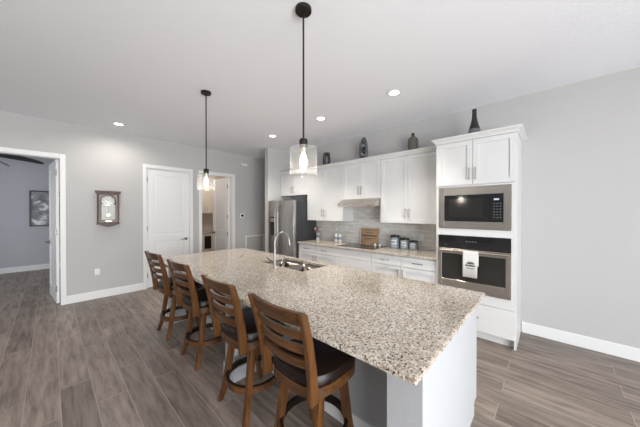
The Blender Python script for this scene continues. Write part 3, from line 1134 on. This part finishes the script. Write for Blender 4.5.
def make_stool(label, group):
    t = thing('counter_stool', label, 'stool', (0, 0, 0), group)
    # legs: splayed, square and tapered, swept outwards at the foot
    for sx in (-1, 1):
        for sy in (-1, 1):
            b = BM()
            secs = []
            for z, qx, qy, w in ((0.525, 0.108, 0.148, 0.023), (0.40, 0.120, 0.152, 0.023), (0.22, 0.146, 0.163, 0.021), (0.09, 0.170, 0.177, 0.019), (0.0, 0.193, 0.194, 0.018)):
                secs.append(rect_sec((sx * qx, sy * qy, z), w, w * 0.92))
            strip(b, secs)
            link('leg', b, 'stool', t)
    b = BM()
    n = 48
    ro, ri, za, zb = 0.222, 0.200, 0.200, 0.246
    ringloft(b, [[(r * math.cos(2 * PI * k / n), r * math.sin(2 * PI * k / n), z) for k in range(n)] for r, z in ((ri, za), (ro, za), (ro, zb), (ri, zb), (ri, za))], False, False)
    fr_ = link('foot_ring', b, 'stool_h', t, True)
    b = BM()
    ringloft(b, [[(r * math.cos(2 * PI * k / n), r * math.sin(2 * PI * k / n), z) for k in range(n)] for r, z in ((ri - 0.004, za + 0.002), (ri - 0.0002, za + 0.002), (ri + 0.012, zb + 0.0025), (ri - 0.004, zb + 0.0025), (ri - 0.004, za + 0.002))], False, False)
    link('ring_liner', b, 'darkmetal', fr_, True)
    # top block, swivel, seat frame, cushion
    b = BM(); box(b, -0.162, 0.162, -0.162, 0.162, 0.490, 0.525, 0.004, 1); link('leg_frame', b, 'stool_h', t)
    b = BM(); cyl(b, (0, 0, 0.525), (0, 0, 0.541), 0.11, seg=24); link('swivel', b, 'darkmetal', t, True)
    out = superell(48, 0.232, 0.226, 3.2)
    b = BM()
    ringloft(b, [[(x * s + 0.008, y * s, z) for x, y in out] for s, z in ((0.97, 0.541), (1.0, 0.545), (1.0, SEATZ - 0.004), (0.985, SEATZ))])
    link('seat_frame', b, 'stool_h', t, True)
    b = BM()
    ringloft(b, [[(x * s + 0.010, y * s, z) for x, y in out] for s, z in ((0.96, SEATZ), (1.005, SEATZ + 0.014), (1.005, SEATZ + 0.040), (0.965, SEATZ + 0.060), (0.86, SEATZ + 0.070), (0.55, SEATZ + 0.076), (0.15, SEATZ + 0.078))])
    link('seat_cushion', b, 'leather', t, True)
    # back posts
    zs = [0.540, 0.60, 0.68, 0.76, 0.84, 0.92, 0.99, 1.055]
    for s in (-1, 1):
        b = BM()
        secs = []
        for z in zs:
            hw = 0.030 - 0.010 * max(0, (z - 0.60)) / 0.45
            secs.append(rect_sec((back_x(z) - 0.004, s * back_y(z), z), hw, 0.0165))
        strip(b, secs)
        bmesh.ops.recalc_face_normals(b, faces=b.faces)
        ee = [e for e in b.edges if len(e.link_faces) == 2 and e.calc_face_angle(0) > 0.9]
        bmesh.ops.bevel(b, geom=ee, offset=0.004, segments=2, affect='EDGES')
        link('back_post', b, 'stool', t, True)
    # curved rails
    for name, zc, h in (('top_rail', 1.018, 0.074), ('back_slat', 0.925, 0.048), ('back_slat', 0.842, 0.048), ('back_slat', 0.758, 0.048)):
        b = BM()
        secs = []
        for k in range(17):
            f = -1 + 2 * k / 16
            bow = 0.036 * (1 - f * f)
            za, zb = zc - h / 2, zc + h / 2
            y = f * (back_y(zc) - 0.013)
            arch = 0.006 * (1 - f * f) if name == 'top_rail' else 0
            xa, xb = back_x(za) - bow, back_x(zb) - bow
            secs.append([(xa - 0.010, y, za), (xa + 0.010, y, za), (xb + 0.010, y, zb + arch), (xb - 0.010, y, zb + arch)])
        strip(b, secs)
        link(name, b, 'stool_h', t, True)
    return t


def copy_tree(o, parent=None):
    c = o.copy()
    COL.objects.link(c)
    if parent is not None:
        c.parent = parent
    for ch in list(o.children):
        copy_tree(ch, c)
    return c


spots = [(1.14, 1.105, 0, 'dark wood ladder-back stool nearest the camera at the island'),
         (1.14, 1.80, 0, 'dark wood ladder-back stool second from the camera along the island'),
         (1.165, 2.735, 2, 'dark wood ladder-back stool third from the camera along the island'),
         (1.155, 3.58, 3, 'dark wood ladder-back stool farthest from the camera, in front of the closed door')]
stool0 = make_stool(spots[0][3], 'counter stools along the island')
copies = [stool0] + [copy_tree(stool0) for _ in spots[1:]]
for st_, (x, y, rz, lab) in zip(copies, spots):
    st_.location = (x, y, 0)
    for ch in st_.children:      # the swivel seat turns on the standing base
        if ch.name.split('.')[0] in ('seat_frame', 'seat_cushion', 'back_post', 'top_rail', 'back_slat'):
            ch.rotation_euler = (0, 0, R(rz))
    st_['label'] = lab

# ------------------------------------------------------------------ pendants and downlights


def pendant(x, y, label, power):
    t = thing('pendant_light', label, 'pendant light', (x, y, H), 'glass pendants over the island')
    b = BM(); lathe(b, [(0.056, -0.026), (0.060, -0.022), (0.060, 0.0)], (x, y, H), 32)
    link('canopy', b, 'bronze', t, True)
    b = BM(); cyl(b, (x, y, 2.085), (x, y, H - 0.026), 0.0070, seg=12); link('stem', b, 'bronze', t, True)
    b = BM(); lathe(b, [(0.030, 2.030), (0.031, 2.033), (0.031, 2.083), (0.027, 2.090)], (x, y, 0), 28); link('socket_cap', b, 'bronze', t, True)
    b = BM()
    r, z0, z1 = 0.100, 1.825, 2.030
    lathe(b, [(r, z0), (r, z1 - 0.012), (r - 0.008, z1 - 0.002), (r - 0.02, z1), (0.0305, z1)], (x, y, 0), 48, cap0=False, cap1=False)
    link('glass_shade', b, 'shade', t, True)
    b = BM(); cyl(b, (x, y, 1.985), (x, y, 2.032), 0.017, seg=16); link('lamp_holder', b, 'brass', t, True)
    b = BM(); lathe(b, [(0.012, 1.985), (0.018, 1.965), (0.027, 1.935), (0.028, 1.915), (0.022, 1.885), (0.010, 1.865)], (x, y, 0), 24)
    link('bulb', b, 'bulb', t, True)
    d = bpy.data.lights.new('pendant_glow', 'POINT'); d.energy = power; d.shadow_soft_size = 0.05; d.color = (1.0, 0.90, 0.78)
    o = bpy.data.objects.new('pendant_glow', d); COL.objects.link(o); o.parent = t; o.location = (0, 0, 1.80 - H)
    return t


pendant(1.275, 1.343, 'clear glass cylinder pendant nearest the camera on a long dark stem', 2.5)
pendant(1.330, 3.166, 'clear glass cylinder pendant farther away, hanging before the doorways', 2.5)


def downlight(x, y, label, power=70, beam=95):
    t = thing('recessed_downlight', label, 'downlight', (x, y, H), 'lit recessed downlights in the ceiling')
    b = BM(); lathe(b, [(0.088, -0.004), (0.085, -0.008), (0.062, -0.008), (0.060, -0.003)], (x, y, H), 36); link('trim_ring', b, 'white', t, True)
    b = BM(); lathe(b, [(0.060, -0.0085), (0.05, -0.0092)], (x, y, H), 32); link('lens', b, 'led', t, True)
    d = bpy.data.lights.new('downlight_beam', 'SPOT'); d.energy = power; d.spot_size = R(beam); d.spot_blend = 0.7; d.shadow_soft_size = 0.06; d.color = (1.0, 0.93, 0.84)
    o = bpy.data.objects.new('downlight_beam', d); COL.objects.link(o); o.parent = t; o.location = (0, 0, -0.03)


downlight(0.80, 5.40, 'lit recessed downlight above the wall clock', 24, 172)
downlight(2.975, 4.02, 'lit recessed downlight before the refrigerator', 80, 120)
downlight(2.945, 2.70, 'lit recessed downlight in front of the short hood cabinet')
downlight(2.935, 1.445, 'lit recessed downlight nearest the oven tower')
downlight(-0.80, 4.70, 'added unseen downlight brightening the door wall beside the den door', 18, 172)  # out of view, added to brighten the wall with the doors
downlight(-0.90, 2.60, 'added unseen downlight to the left of the camera, filling the door wall', 2, 172)  # second out-of-view lamp added as fill for the same wall

# ------------------------------------------------------------------ things on the door wall
ck_ = thing('wall_clock', 'carved dark wood wall clock with arched glass on the grey wall', 'clock', (0.714, YL - 0.05, 1.30))
cx = 0.722
y1 = YL - 0.001
b = BM()
box(b, cx - 0.152, cx - 0.128, YL - 0.075, y1, 1.345, 1.885, 0.004, 1); box(b, cx + 0.128, cx + 0.152, YL - 0.075, y1, 1.345, 1.885, 0.004, 1)
box(b, cx - 0.128, cx + 0.128, YL - 0.030, y1, 1.345, 1.885)
box(b, cx - 0.128, cx + 0.128, YL - 0.075, YL - 0.03, 1.345, 1.365); box(b, cx - 0.128, cx + 0.128, YL - 0.075, YL - 0.03, 1.865, 1.885)
link('clock_case', b, 'clockwood', ck_)
b = BM()
prism(b, [(cx - 0.160, 1.885), (cx + 0.160, 1.885), (cx + 0.182, 1.918), (cx + 0.182, 1.930), (cx - 0.182, 1.930), (cx - 0.182, 1.918)], 'y', YL - 0.10, y1)
link('cornice', b, 'clockwood', ck_)
b = BM()
ap = [(cx - 0.158, 1.345), (cx - 0.158, 1.325)] + [(cx - 0.150 + 0.30 * k / 16, 1.325 - 0.045 * math.sin(PI * k / 16) ** 1.5) for k in range(17)] + [(cx + 0.158, 1.325), (cx + 0.158, 1.345)]
prism(b, ap, 'y', YL - 0.085, y1)
link('base_moulding', b, 'clockwood', ck_)
# door with arched opening
b = BM()
rings = []
NA = 24
ai, ao = 0.104, 0.127
inner = [(cx - ai, 1.400)] + [(cx - ai * math.cos(PI * k / NA), 1.752 + 0.100 * math.sin(PI * k / NA)) for k in range(NA + 1)] + [(cx + ai, 1.400)]
outer_ = [(cx - ao, 1.366)] + [(cx - ao + 2 * ao * k / NA, 1.864) for k in range(NA + 1)] + [(cx + ao, 1.366)]
for ya, yb in ((YL - 0.082, YL - 0.060),):
    vi0 = [b.verts.new((p[0], ya, p[1])) for p in inner]; vo0 = [b.verts.new((p[0], ya, p[1])) for p in outer_]
    vi1 = [b.verts.new((p[0], yb, p[1])) for p in inner]; vo1 = [b.verts.new((p[0], yb, p[1])) for p in outer_]
    n_ = len(inner)
    for k in range(n_):
        j = (k + 1) % n_
        b.faces.new((vi0[k], vi0[j], vo0[j], vo0[k])); b.faces.new((vi1[j], vi1[k], vo1[k], vo1[j]))
        b.faces.new((vi0[j], vi0[k], vi1[k], vi1[j])); b.faces.new((vo0[k], vo0[j], vo1[j], vo1[k]))
link('clock_door', b, 'clockpale', ck_)
b = BM()
pts_ = [(p[0], YL - 0.083, p[1]) for p in inner]
tube(b, pts_ + [pts_[0]], 0.005, 8)
link('door_bead', b, 'clockwood', ck_, True)
b = BM(); cyl(b, (cx, YL - 0.05, 1.752), (cx, YL - 0.030, 1.752), 0.094, seg=36); dl = link('dial', b, 'dial', ck_, True)
b = BM()
for k in range(12):
    a = 2 * PI * k / 12
    c_ = Vector((cx + 0.076 * math.sin(a), 0, 1.752 + 0.076 * math.cos(a)))
    d_ = Vector((math.sin(a), 0, math.cos(a)))
    e_ = Vector((math.cos(a), 0, -math.sin(a)))
    q = [c_ + d_ * 0.008 + e_ * 0.002, c_ + d_ * 0.008 - e_ * 0.002, c_ - d_ * 0.008 - e_ * 0.002, c_ - d_ * 0.008 + e_ * 0.002]
    ringloft(b, [[(p.x, YL - 0.0515, p.z) for p in q], [(p.x, YL - 0.050, p.z) for p in q]])
link('hour_mark', b, 'ink', dl)
for a, ln in ((R(-52), 0.036), (R(20), 0.052)):
    b = BM()
    tube(b, [(cx, YL - 0.053, 1.752), (cx + ln * math.sin(a), YL - 0.053, 1.752 + ln * math.cos(a))], 0.0018, 6)
    link('clock_hand', b, 'ink', dl)
b = BM(); box(b, cx - 0.110, cx + 0.110, YL - 0.036, YL - 0.030, 1.40, 1.685); link('back_panel', b, 'dial', ck_)
b = BM(); cyl(b, (cx, YL - 0.048, 1.70), (cx, YL - 0.048, 1.52), 0.003, seg=8); cyl(b, (cx, YL - 0.052, 1.495), (cx, YL - 0.044, 1.495), 0.032, seg=24)
link('pendulum', b, 'brass', ck_, True)
b = BM(); box(b, cx - 0.045, cx + 0.045, YL - 0.086, YL - 0.0825, 1.372, 1.394); link('plaque', b, 'brass', ck_)
b = BM()
prism(b, [(p[0], p[1]) for p in inner], 'y', YL - 0.074, YL - 0.072)
link('glass', b, 'clear', ck_)


def outlet(label, x, y, z, facing):
    t = thing('wall_outlet', label, 'outlet', (x, y, z))
    b = BM()
    if facing == 'y':
        box(b, x - 0.036, x + 0.036, y - 0.007, y - 0.0005, z - 0.058, z + 0.058, 0.003, 2)
    else:
        box(b, x - 0.007, x - 0.0005, y - 0.036, y + 0.036, z - 0.058, z + 0.058, 0.003, 2)
    link('cover_plate', b, 'white', t, True)
    for dz in (-0.024, 0.024):
        b = BM()
        if facing == 'y':
            box(b, x - 0.016, x + 0.016, y - 0.0095, y - 0.007, z + dz - 0.014, z + dz + 0.014, 0.001, 1)
        else:
            box(b, x - 0.0095, x - 0.007, y - 0.016, y + 0.016, z + dz - 0.014, z + dz + 0.014, 0.001, 1)
        s = link('socket', b, 'white', t)
        b = BM()
        for dd in (-0.006, 0.006):
            if facing == 'y':
                box(b, x + dd - 0.0012, x + dd + 0.0012, y - 0.0099, y - 0.0094, z + dz - 0.003, z + dz + 0.006)
            else:
                box(b, x - 0.0099, x - 0.0094, y + dd - 0.0012, y + dd + 0.0012, z + dz - 0.003, z + dz + 0.006)
        link('slot', b, 'ink', s)


outlet('white wall outlet low on the grey wall under the clock', 0.571, YL, 0.473, 'y')
outlet('white outlet on the tiled backsplash right of the canisters', XW - 0.012, 1.546, 1.14, 'x')

tm = thing('thermostat', 'small white thermostat with round black dial on the wall', 'thermostat', (3.434, YL, 1.456))
b = BM(); box(b, 3.374, 3.494, YL - 0.010, YL - 0.0005, 1.40, 1.512, 0.004, 2); link('back_plate', b, 'white', tm)
b = BM(); cyl(b, (3.434, YL - 0.010, 1.456), (3.434, YL - 0.026, 1.456), 0.035, 0.032, 28); link('dial', b, 'blackglass', tm, True)

b = BM(); box(b, 3.40, 3.575, YL - 0.04, YL - 0.0005, 2.768, 2.822, 0.006, 2)
tag(link('door_chime', b, 'white', None), 'small white box high on the wall near the fridge corner', 'door chime')

gr = thing('return_air_grille', 'square white framed return air grille low on the hall wall', 'vent', (3.82, YL, 0.27))
b = BM()
gx0, gx1, gz0, gz1 = 3.535, 4.125, 0.27, 0.912
box(b, gx0, gx0 + 0.03, YL - 0.014, YL - 0.0005, gz0, gz1); box(b, gx1 - 0.03, gx1, YL - 0.014, YL - 0.0005, gz0, gz1)
box(b, gx0 + 0.03, gx1 - 0.03, YL - 0.014, YL - 0.0005, gz0, gz0 + 0.03); box(b, gx0 + 0.03, gx1 - 0.03, YL - 0.014, YL - 0.0005, gz1 - 0.03, gz1)
link('frame', b, 'white', gr)
b = BM()
for k in range(24):
    z = gz0 + 0.035 + k * 0.0242
    prism(b, [(YL - 0.011, z), (YL - 0.009, z), (YL - 0.001, z + 0.020), (YL - 0.003, z + 0.020)], 'x', gx0 + 0.03, gx1 - 0.03)
link('louvres', b, 'wall', gr)

# ------------------------------------------------------------------ den: framed print and ceiling fan
pf = thing('framed_picture', 'black framed grey abstract print on the far den wall', 'picture', (0.05, YD, 1.165))
px0, px1, pz0, pz1 = -0.37, 0.58, 1.165, 2.118
b = BM()
for (a_, c_, e_, f_) in ((px0, px0 + 0.035, pz0, pz1), (px1 - 0.035, px1, pz0, pz1), (px0 + 0.035, px1 - 0.035, pz0, pz0 + 0.035), (px0 + 0.035, px1 - 0.035, pz1 - 0.035, pz1)):
    box(b, a_, c_, YD - 0.035, YD - 0.001, e_, f_)
link('picture_frame', b, 'black', pf)
b = BM(); box(b, px0 + 0.035, px1 - 0.035, YD - 0.016, YD - 0.010, pz0 + 0.035, pz1 - 0.035); link('print', b, 'art', pf)

fx, fy, fz = -1.0, 7.95, 2.665
fn = thing('ceiling_fan', 'dark ceiling fan in the den with drooping blades', 'ceiling fan', (fx, fy, H))
b = BM(); lathe(b, [(0.06, -0.05), (0.075, 0.0)], (fx, fy, H), 24); link('canopy', b, 'bronze', fn, True)
b = BM(); cyl(b, (fx, fy, fz + 0.08), (fx, fy, H - 0.05), 0.014, seg=12); link('down_rod', b, 'bronze', fn, True)
b = BM(); lathe(b, [(0.05, -0.07), (0.10, -0.055), (0.125, 0.0), (0.11, 0.06), (0.04, 0.085)], (fx, fy, fz), 32); link('motor_housing', b, 'bronze', fn, True)
for k in range(5):
    a0 = R(-6 + 72 * k)
    b = BM()
    secs = []
    for i in range(13):
        s = i / 12
        r = 0.10 + 0.82 * s
        w = 0.052 + 0.05 * math.sin(PI * min(1, s * 1.05)) if s < 0.97 else 0.03
        w = 0.06 + 0.055 * math.sin(PI * s) - (0.03 if s > 0.95 else 0)
        zz = fz + 0.012 - 0.105 * s * s
        tw_ = R(28)
        cs = []
        for (q, th) in ((-w, -0.006), (w, -0.006), (w, 0.006), (-w, 0.006)):
            yy = q * math.cos(tw_)
            z_ = zz + q * math.sin(tw_) + th
            cs.append((fx + r * math.cos(a0) - yy * math.sin(a0), fy + r * math.sin(a0) + yy * math.cos(a0), z_))
        secs.append(cs)
    strip(b, secs)
    link('blade', b, 'fan', fn, True)

# ------------------------------------------------------------------ laundry seen through the right doorway
lu = thing('laundry_wall_cabinet', 'beige two-door wall cabinet seen through the laundry doorway', 'cabinet', (3.15, 8.28, 1.515))
b = BM()
lx0, lx1, ly = 2.75, 3.75, 8.10
box(b, lx0, lx1, ly + 0.021, 8.449, 1.515, 2.40)
link('cabinet_box', b, 'beige', lu)
for (x0, x1, hx_) in ((2.76, 3.378, 3.34), (3.382, 3.74, 3.42)):
    b = BM()
    for (a_, c_, e_, f_) in ((x0, x0 + 0.06, 1.52, 2.39), (x1 - 0.06, x1, 1.52, 2.39), (x0 + 0.06, x1 - 0.06, 1.52, 1.58), (x0 + 0.06, x1 - 0.06, 2.33, 2.39)):
        box(b, a_, c_, ly, ly + 0.02, e_, f_)
    box(b, x0 + 0.06, x1 - 0.06, ly + 0.009, ly + 0.019, 1.58, 2.33)
    d = link('door', b, 'beige', lu)
    b = BM(); cyl(b, (hx_, ly - 0.028, 1.57), (hx_, ly - 0.028, 1.70), 0.006, seg=8)
    for zz in (1.585, 1.685):
        cyl(b, (hx_, ly, zz), (hx_, ly - 0.028, zz), 0.005, seg=8)
    link('handle', b, 'pull', d)
lb = thing('laundry_base_cabinet', 'pale base cabinet with a dark recessed panel in the laundry', 'cabinet', (3.15, 8.1, 0))
b = BM(); box(b, 2.75, 3.75, 7.85, 8.449, 0.0, 0.885); link('cabinet_box', b, 'beige', lb)
b = BM()
for (a_, c_, e_, f_) in ((3.17, 3.23, 0.12, 0.86), (3.44, 3.50, 0.12, 0.86), (3.23, 3.44, 0.12, 0.40), (3.23, 3.44, 0.80, 0.86)):
    box(b, a_, c_, 7.83, 7.849, e_, f_)
d = link('door', b, 'beige', lb)
b = BM(); box(b, 3.23, 3.44, 7.840, 7.848, 0.40, 0.80)
link('dark_panel', b, 'bronze', d)
b = BM(); box(b, 2.73, 3.77, 7.81, 8.449, 0.886, 0.92, 0.004, 1)
tag(link('laundry_countertop', b, 'granite', None), 'short tan countertop in the laundry under the beige wall cabinet', 'countertop')
ll = thing('added_laundry_light', 'added unseen round ceiling light that brightens the laundry', 'ceiling light', (3.0, 7.1, H))  # fitting out of view, put in to light the laundry
b = BM(); lathe(b, [(0.15, -0.002), (0.15, -0.03), (0.13, -0.05), (0.04, -0.06)], (3.0, 7.1, H), 32); link('diffuser', b, 'bulb', ll, True)
d_ = bpy.data.lights.new('laundry_fill', 'POINT'); d_.energy = 17; d_.color = (1.0, 0.91, 0.80); d_.shadow_soft_size = 0.15
o_ = bpy.data.objects.new('laundry_fill', d_); COL.objects.link(o_); o_.parent = ll; o_.location = (0, 0, -0.2)

# ------------------------------------------------------------------ on the wall counter
ZC = 0.9305


def canister(x, y, r, h, label, seed):
    t = thing('canister', label, 'canister', (x, y, ZC), 'grey canisters on the wall counter')
    b = BM(); lathe(b, [(r * 0.97, 0), (r, 0.006), (r, h * 0.82), (r * 0.985, h * 0.83)], (x, y, ZC), 32); bd = link('canister_body', b, 'denimblue', t, True)
    b = BM(); lathe(b, [(r * 0.985, h * 0.832), (r * 1.03, h * 0.835), (r * 1.03, h * 0.93), (r * 0.9, h * 0.965), (r * 0.22, h * 0.97), (r * 0.22, h * 0.985), (r * 0.30, h * 1.0), (r * 0.2, h * 1.03)], (x, y, ZC), 32); link('lid', b, 'bronze', t, True)
    # pale lettering strokes wrapped on the side that faces the room
    rg = random.Random(seed)
    b = BM()
    for row, (zc, hh) in enumerate(((0.60, 0.14), (0.36, 0.16), (0.17, 0.05))):
        a = PI - 0.75
        while a < PI + 0.75:
            da = rg.uniform(0.08, 0.2)
            zz = h * (zc + rg.uniform(-0.02, 0.02))
            hz_ = h * hh * rg.uniform(0.3, 0.55)
            ring = []
            for rr in (r + 0.0002, r + 0.0012):
                ring.append([(x + rr * math.cos(a), y + rr * math.sin(a), ZC + zz - hz_), (x + rr * math.cos(a + da), y + rr * math.sin(a + da), ZC + zz - hz_ * 0.7), (x + rr * math.cos(a + da), y + rr * math.sin(a + da), ZC + zz + hz_), (x + rr * math.cos(a), y + rr * math.sin(a), ZC + zz + hz_ * 0.8)])
            ringloft(b, ring)
            a += da + rg.uniform(0.03, 0.10)
    link('lettering', b, 'label', bd)


canister(4.02, 1.955, 0.078, 0.228, 'largest grey-blue lettered canister, left of the three', 3)
canister(4.03, 1.785, 0.070, 0.188, 'middle-sized lettered canister between the two others', 5)
canister(4.035, 1.640, 0.062, 0.155, 'smallest dark lettered canister, nearest the oven tower', 8)

# wooden sign board leaning on the backsplash behind the cooktop
bd = thing('wooden_board', 'square brown wooden board with dark lettering leaning on the backsplash', 'sign', (4.082, 2.50, ZC))
bd.rotation_euler = (0, R(6), 0)
ORG[bd.name] = Vector((0, 0, 0))
b = BM(); box(b, -0.010, 0.010, -0.195, 0.195, 0.012, 0.305, 0.003, 1); link('board_face', b, 'board', bd)
b = BM()
box(b, -0.013, 0.012, -0.215, -0.196, 0.0, 0.318, 0.002, 1); box(b, -0.013, 0.012, 0.196, 0.215, 0.0, 0.318, 0.002, 1)
box(b, -0.013, 0.012, -0.196, 0.196, 0.306, 0.318, 0.002, 1); box(b, -0.013, 0.012, -0.196, 0.196, 0.0, 0.011, 0.002, 1)
link('pale_edge', b, 'boardedge', bd)
rg = random.Random(2)
for z, hh, ya, yb in ((0.225, 0.016, -0.06, 0.07), (0.172, 0.030, -0.15, 0.16), (0.122, 0.012, -0.12, 0.13), (0.095, 0.010, -0.07, 0.08)):
    y = ya
    b = BM()
    while y < yb:
        wd = rg.uniform(0.012, 0.026)
        box(b, -0.0108, -0.0095, y, y + wd, z - hh / 2, z + hh / 2 * rg.uniform(0.6, 1))
        y += wd + rg.uniform(0.005, 0.010)
    link('lettering', b, 'ink', bd)

for k, (x, y, lab) in enumerate(((3.99, 2.325, 'left one of two tiny white shakers before the wooden board'), (4.00, 2.235, 'right one of two tiny white shakers before the wooden board'))):
    t = thing('salt_shaker', lab, 'shaker', (x, y, 0.9365), 'small shakers before the board')
    b = BM(); lathe(b, [(0.018, 0), (0.022, 0.006), (0.019, 0.03), (0.014, 0.045)], (x, y, 0.9365), 20); link('shaker_body', b, 'crockwhite', t, True)
    b = BM(); lathe(b, [(0.0145, 0.045), (0.015, 0.052), (0.008, 0.06)], (x, y, 0.9365), 20); link('cap', b, 'pull', t, True)

# utensil crock with wooden spoons
ux, uy = 4.05, 3.795
uc = thing('utensil_crock', 'white and grey banded utensil crock beside the refrigerator', 'crock', (ux, uy, ZC))
b = BM(); lathe(b, [(0.038, 0), (0.041, 0.004), (0.041, 0.150), (0.039, 0.153), (0.036, 0.151), (0.036, 0.006)], (ux, uy, ZC), 28); cb = link('crock_body', b, 'crockwhite', uc, True)
b = BM(); lathe(b, [(0.0412, 0.050), (0.0420, 0.051), (0.0420, 0.120), (0.0412, 0.121)], (ux, uy, ZC), 28, cap0=False, cap1=False); link('grey_band', b, 'denimblue', cb, True)
for k, (dx, dy, tip, mat_, lab) in enumerate(((-0.02, -0.055, 'spoon', 'blush', 'blush spoon leaning right in the utensil crock'), (0.010, 0.012, 'spoon', 'utensil', 'wooden spoon upright in the middle of the utensil crock'), (-0.015, 0.065, 'spat', 'blush', 'blush spatula leaning left in the utensil crock'))):
    t = thing('kitchen_spoon' if tip == 'spoon' else 'spatula', lab, 'utensil', (ux, uy, ZC + 0.008))
    p0 = Vector((ux - dx * 0.3, uy + dy * 0.25, ZC + 0.008)); p1 = Vector((ux + dx, uy + dy, ZC + 0.215))
    b = BM(); tube(b, [p0, p1], 0.006, 8); link('handle', b, 'utensil', t, True)
    b = BM(); u_ = (p1 - p0).normalized()
    tube(b, [p1, p1 + u_ * 0.012, p1 + u_ * 0.032, p1 + u_ * 0.055, p1 + u_ * 0.062], [0.006, 0.020, 0.026, 0.021 if tip == 'spoon' else 0.025, 0.006], 12)
    link('head', b, mat_, t, True)

# two clear bottles with dark bands
for k, (x, y, lab) in enumerate(((3.975, 3.215, 'left clear bottle with a dark band at the cooktop end of the counter'), (3.985, 3.122, 'right clear bottle with a dark band at the cooktop end of the counter'))):
    t = thing('glass_bottle', lab, 'bottle', (x, y, ZC), 'clear bottles left of the cooktop')
    b = BM(); lathe(b, [(0.036, 0), (0.039, 0.004), (0.039, 0.165), (0.030, 0.195), (0.014, 0.215), (0.013, 0.245)], (x, y, ZC), 28); bo = link('bottle_body', b, 'clear', t, True)
    b = BM(); lathe(b, [(0.034, 0.006), (0.035, 0.155), (0.028, 0.175)], (x, y, ZC), 24); link('contents', b, 'crockwhite', t, True)
    b = BM(); lathe(b, [(0.0393, 0.062), (0.0400, 0.063), (0.0400, 0.115), (0.0393, 0.116)], (x, y, ZC), 28, cap0=False, cap1=False); link('band', b, 'denimblue', bo, True)
    b = BM(); lathe(b, [(0.0135, 0.245), (0.017, 0.247), (0.017, 0.268), (0.012, 0.272)], (x, y, ZC), 20); link('cap', b, 'nickel', t, True)

# ------------------------------------------------------------------ on top of the cabinets
ZB = ZT + 0.0125
vx, vy = 3.95, 3.455
b = BM()
# loop-shaped vase: two curved arms joined at mouth and foot
pts_a = [(vx, vy + 0.01, ZB + 0.05), (vx, vy + 0.050, ZB + 0.08), (vx, vy + 0.070, ZB + 0.15), (vx, vy + 0.062, ZB + 0.24), (vx, vy + 0.045, ZB + 0.31)]
pts_b = [(p[0], 2 * vy - p[1], p[2]) for p in pts_a]
tube(b, pts_a, [0.035, 0.036, 0.032, 0.032, 0.036], 16)
tube(b, pts_b, [0.035, 0.036, 0.032, 0.032, 0.036], 16)
lathe(b, [(0.050, 0.0), (0.055, 0.02), (0.050, 0.075)], (vx, vy, ZB), 24)
lathe(b, [(0.060, 0.285), (0.075, 0.30), (0.078, 0.332), (0.066, 0.340), (0.045, 0.325)], (vx, vy, ZB), 24, sx=0.7)
tag(link('loop_vase', b, 'vase', None, True), 'dark brown open-looped vase on the cabinets nearest the refrigerator', 'vase')

sx_, sy_ = 3.95, 2.545
t = thing('stone_sculpture', 'tall oval grey sculpture with a dark hollow on the cabinets above the hood', 'sculpture', (sx_, sy_, ZB))
b = BM()
n_ = 28
rings = []
NO = 28
for side, dep in ((-1, 0), (1, 0)):
    pass
ov_o = [(0.105 * math.cos(2 * PI * k / NO) * (1.0 if math.sin(2 * PI * k / NO) < 0 else 0.86), 0.245 + 0.240 * math.sin(2 * PI * k / NO)) for k in range(NO)]
ov_i = [(0.010 + 0.045 * math.cos(2 * PI * k / NO), 0.245 + 0.105 * math.sin(2 * PI * k / NO)) for k in range(NO)]
mid = [((a[0] + c[0]) / 2, (a[1] + c[1]) / 2) for a, c in zip(ov_o, ov_i)]
loops = [(ov_o, 0.0), (mid, -0.045), (ov_i, 0.0), (mid, 0.045), (ov_o, 0.0)]
ringloft(b, [[(sx_ + dx, sy_ + p[0], ZB + max(0.0, p[1])) for p in lp] for lp, dx in loops], False, False)
lathe(b, [(0.06, 0.0), (0.06, 0.012), (0.03, 0.03)], (sx_, sy_, ZB), 24)
link('ring_body', b, 'stone', t, True)
b = BM()
lathe(b, [(0.004, -0.075), (0.03, -0.045), (0.040, 0.0), (0.03, 0.045), (0.004, 0.075)], (sx_, sy_ - 0.004, ZB + 0.245), 20)
link('dark_core', b, 'bottle', t, True)

jx, jy = 3.95, 1.618
t = thing('stoneware_jug', 'grey-brown jug bottle with narrow neck on the cabinets left of the tower', 'jug', (jx, jy, ZB))
b = BM(); lathe(b, [(0.074, 0), (0.080, 0.01), (0.080, 0.235), (0.074, 0.262), (0.050, 0.290), (0.026, 0.305), (0.022, 0.318)], (jx, jy, ZB), 32); link('jug_body', b, 'jug', t, True)
b = BM(); lathe(b, [(0.022, 0.318), (0.026, 0.322), (0.026, 0.352), (0.022, 0.358)], (jx, jy, ZB), 24); link('stopper', b, 'vase', t, True)

bx_, by_ = 3.72, 0.722
t = thing('teardrop_bottle', 'black slender-necked teardrop bottle on top of the oven tower', 'bottle', (bx_, by_, ZT + 0.0145))
b = BM(); lathe(b, [(0.078, 0), (0.083, 0.008), (0.083, 0.035), (0.080, 0.05)], (bx_, by_, ZT + 0.0145), 32); bt = link('bottle_base', b, 'bottle', t, True)
b = BM(); lathe(b, [(0.080, 0.05), (0.078, 0.075), (0.074, 0.11), (0.066, 0.16)], (bx_, by_, ZT + 0.0145), 32); link('grey_band', b, 'sheen', t, True)
b = BM(); lathe(b, [(0.066, 0.16), (0.050, 0.215), (0.036, 0.265), (0.028, 0.32), (0.025, 0.375), (0.027, 0.418), (0.022, 0.42), (0.018, 0.40)], (bx_, by_, ZT + 0.0145), 32); link('neck', b, 'bottle', t, True)
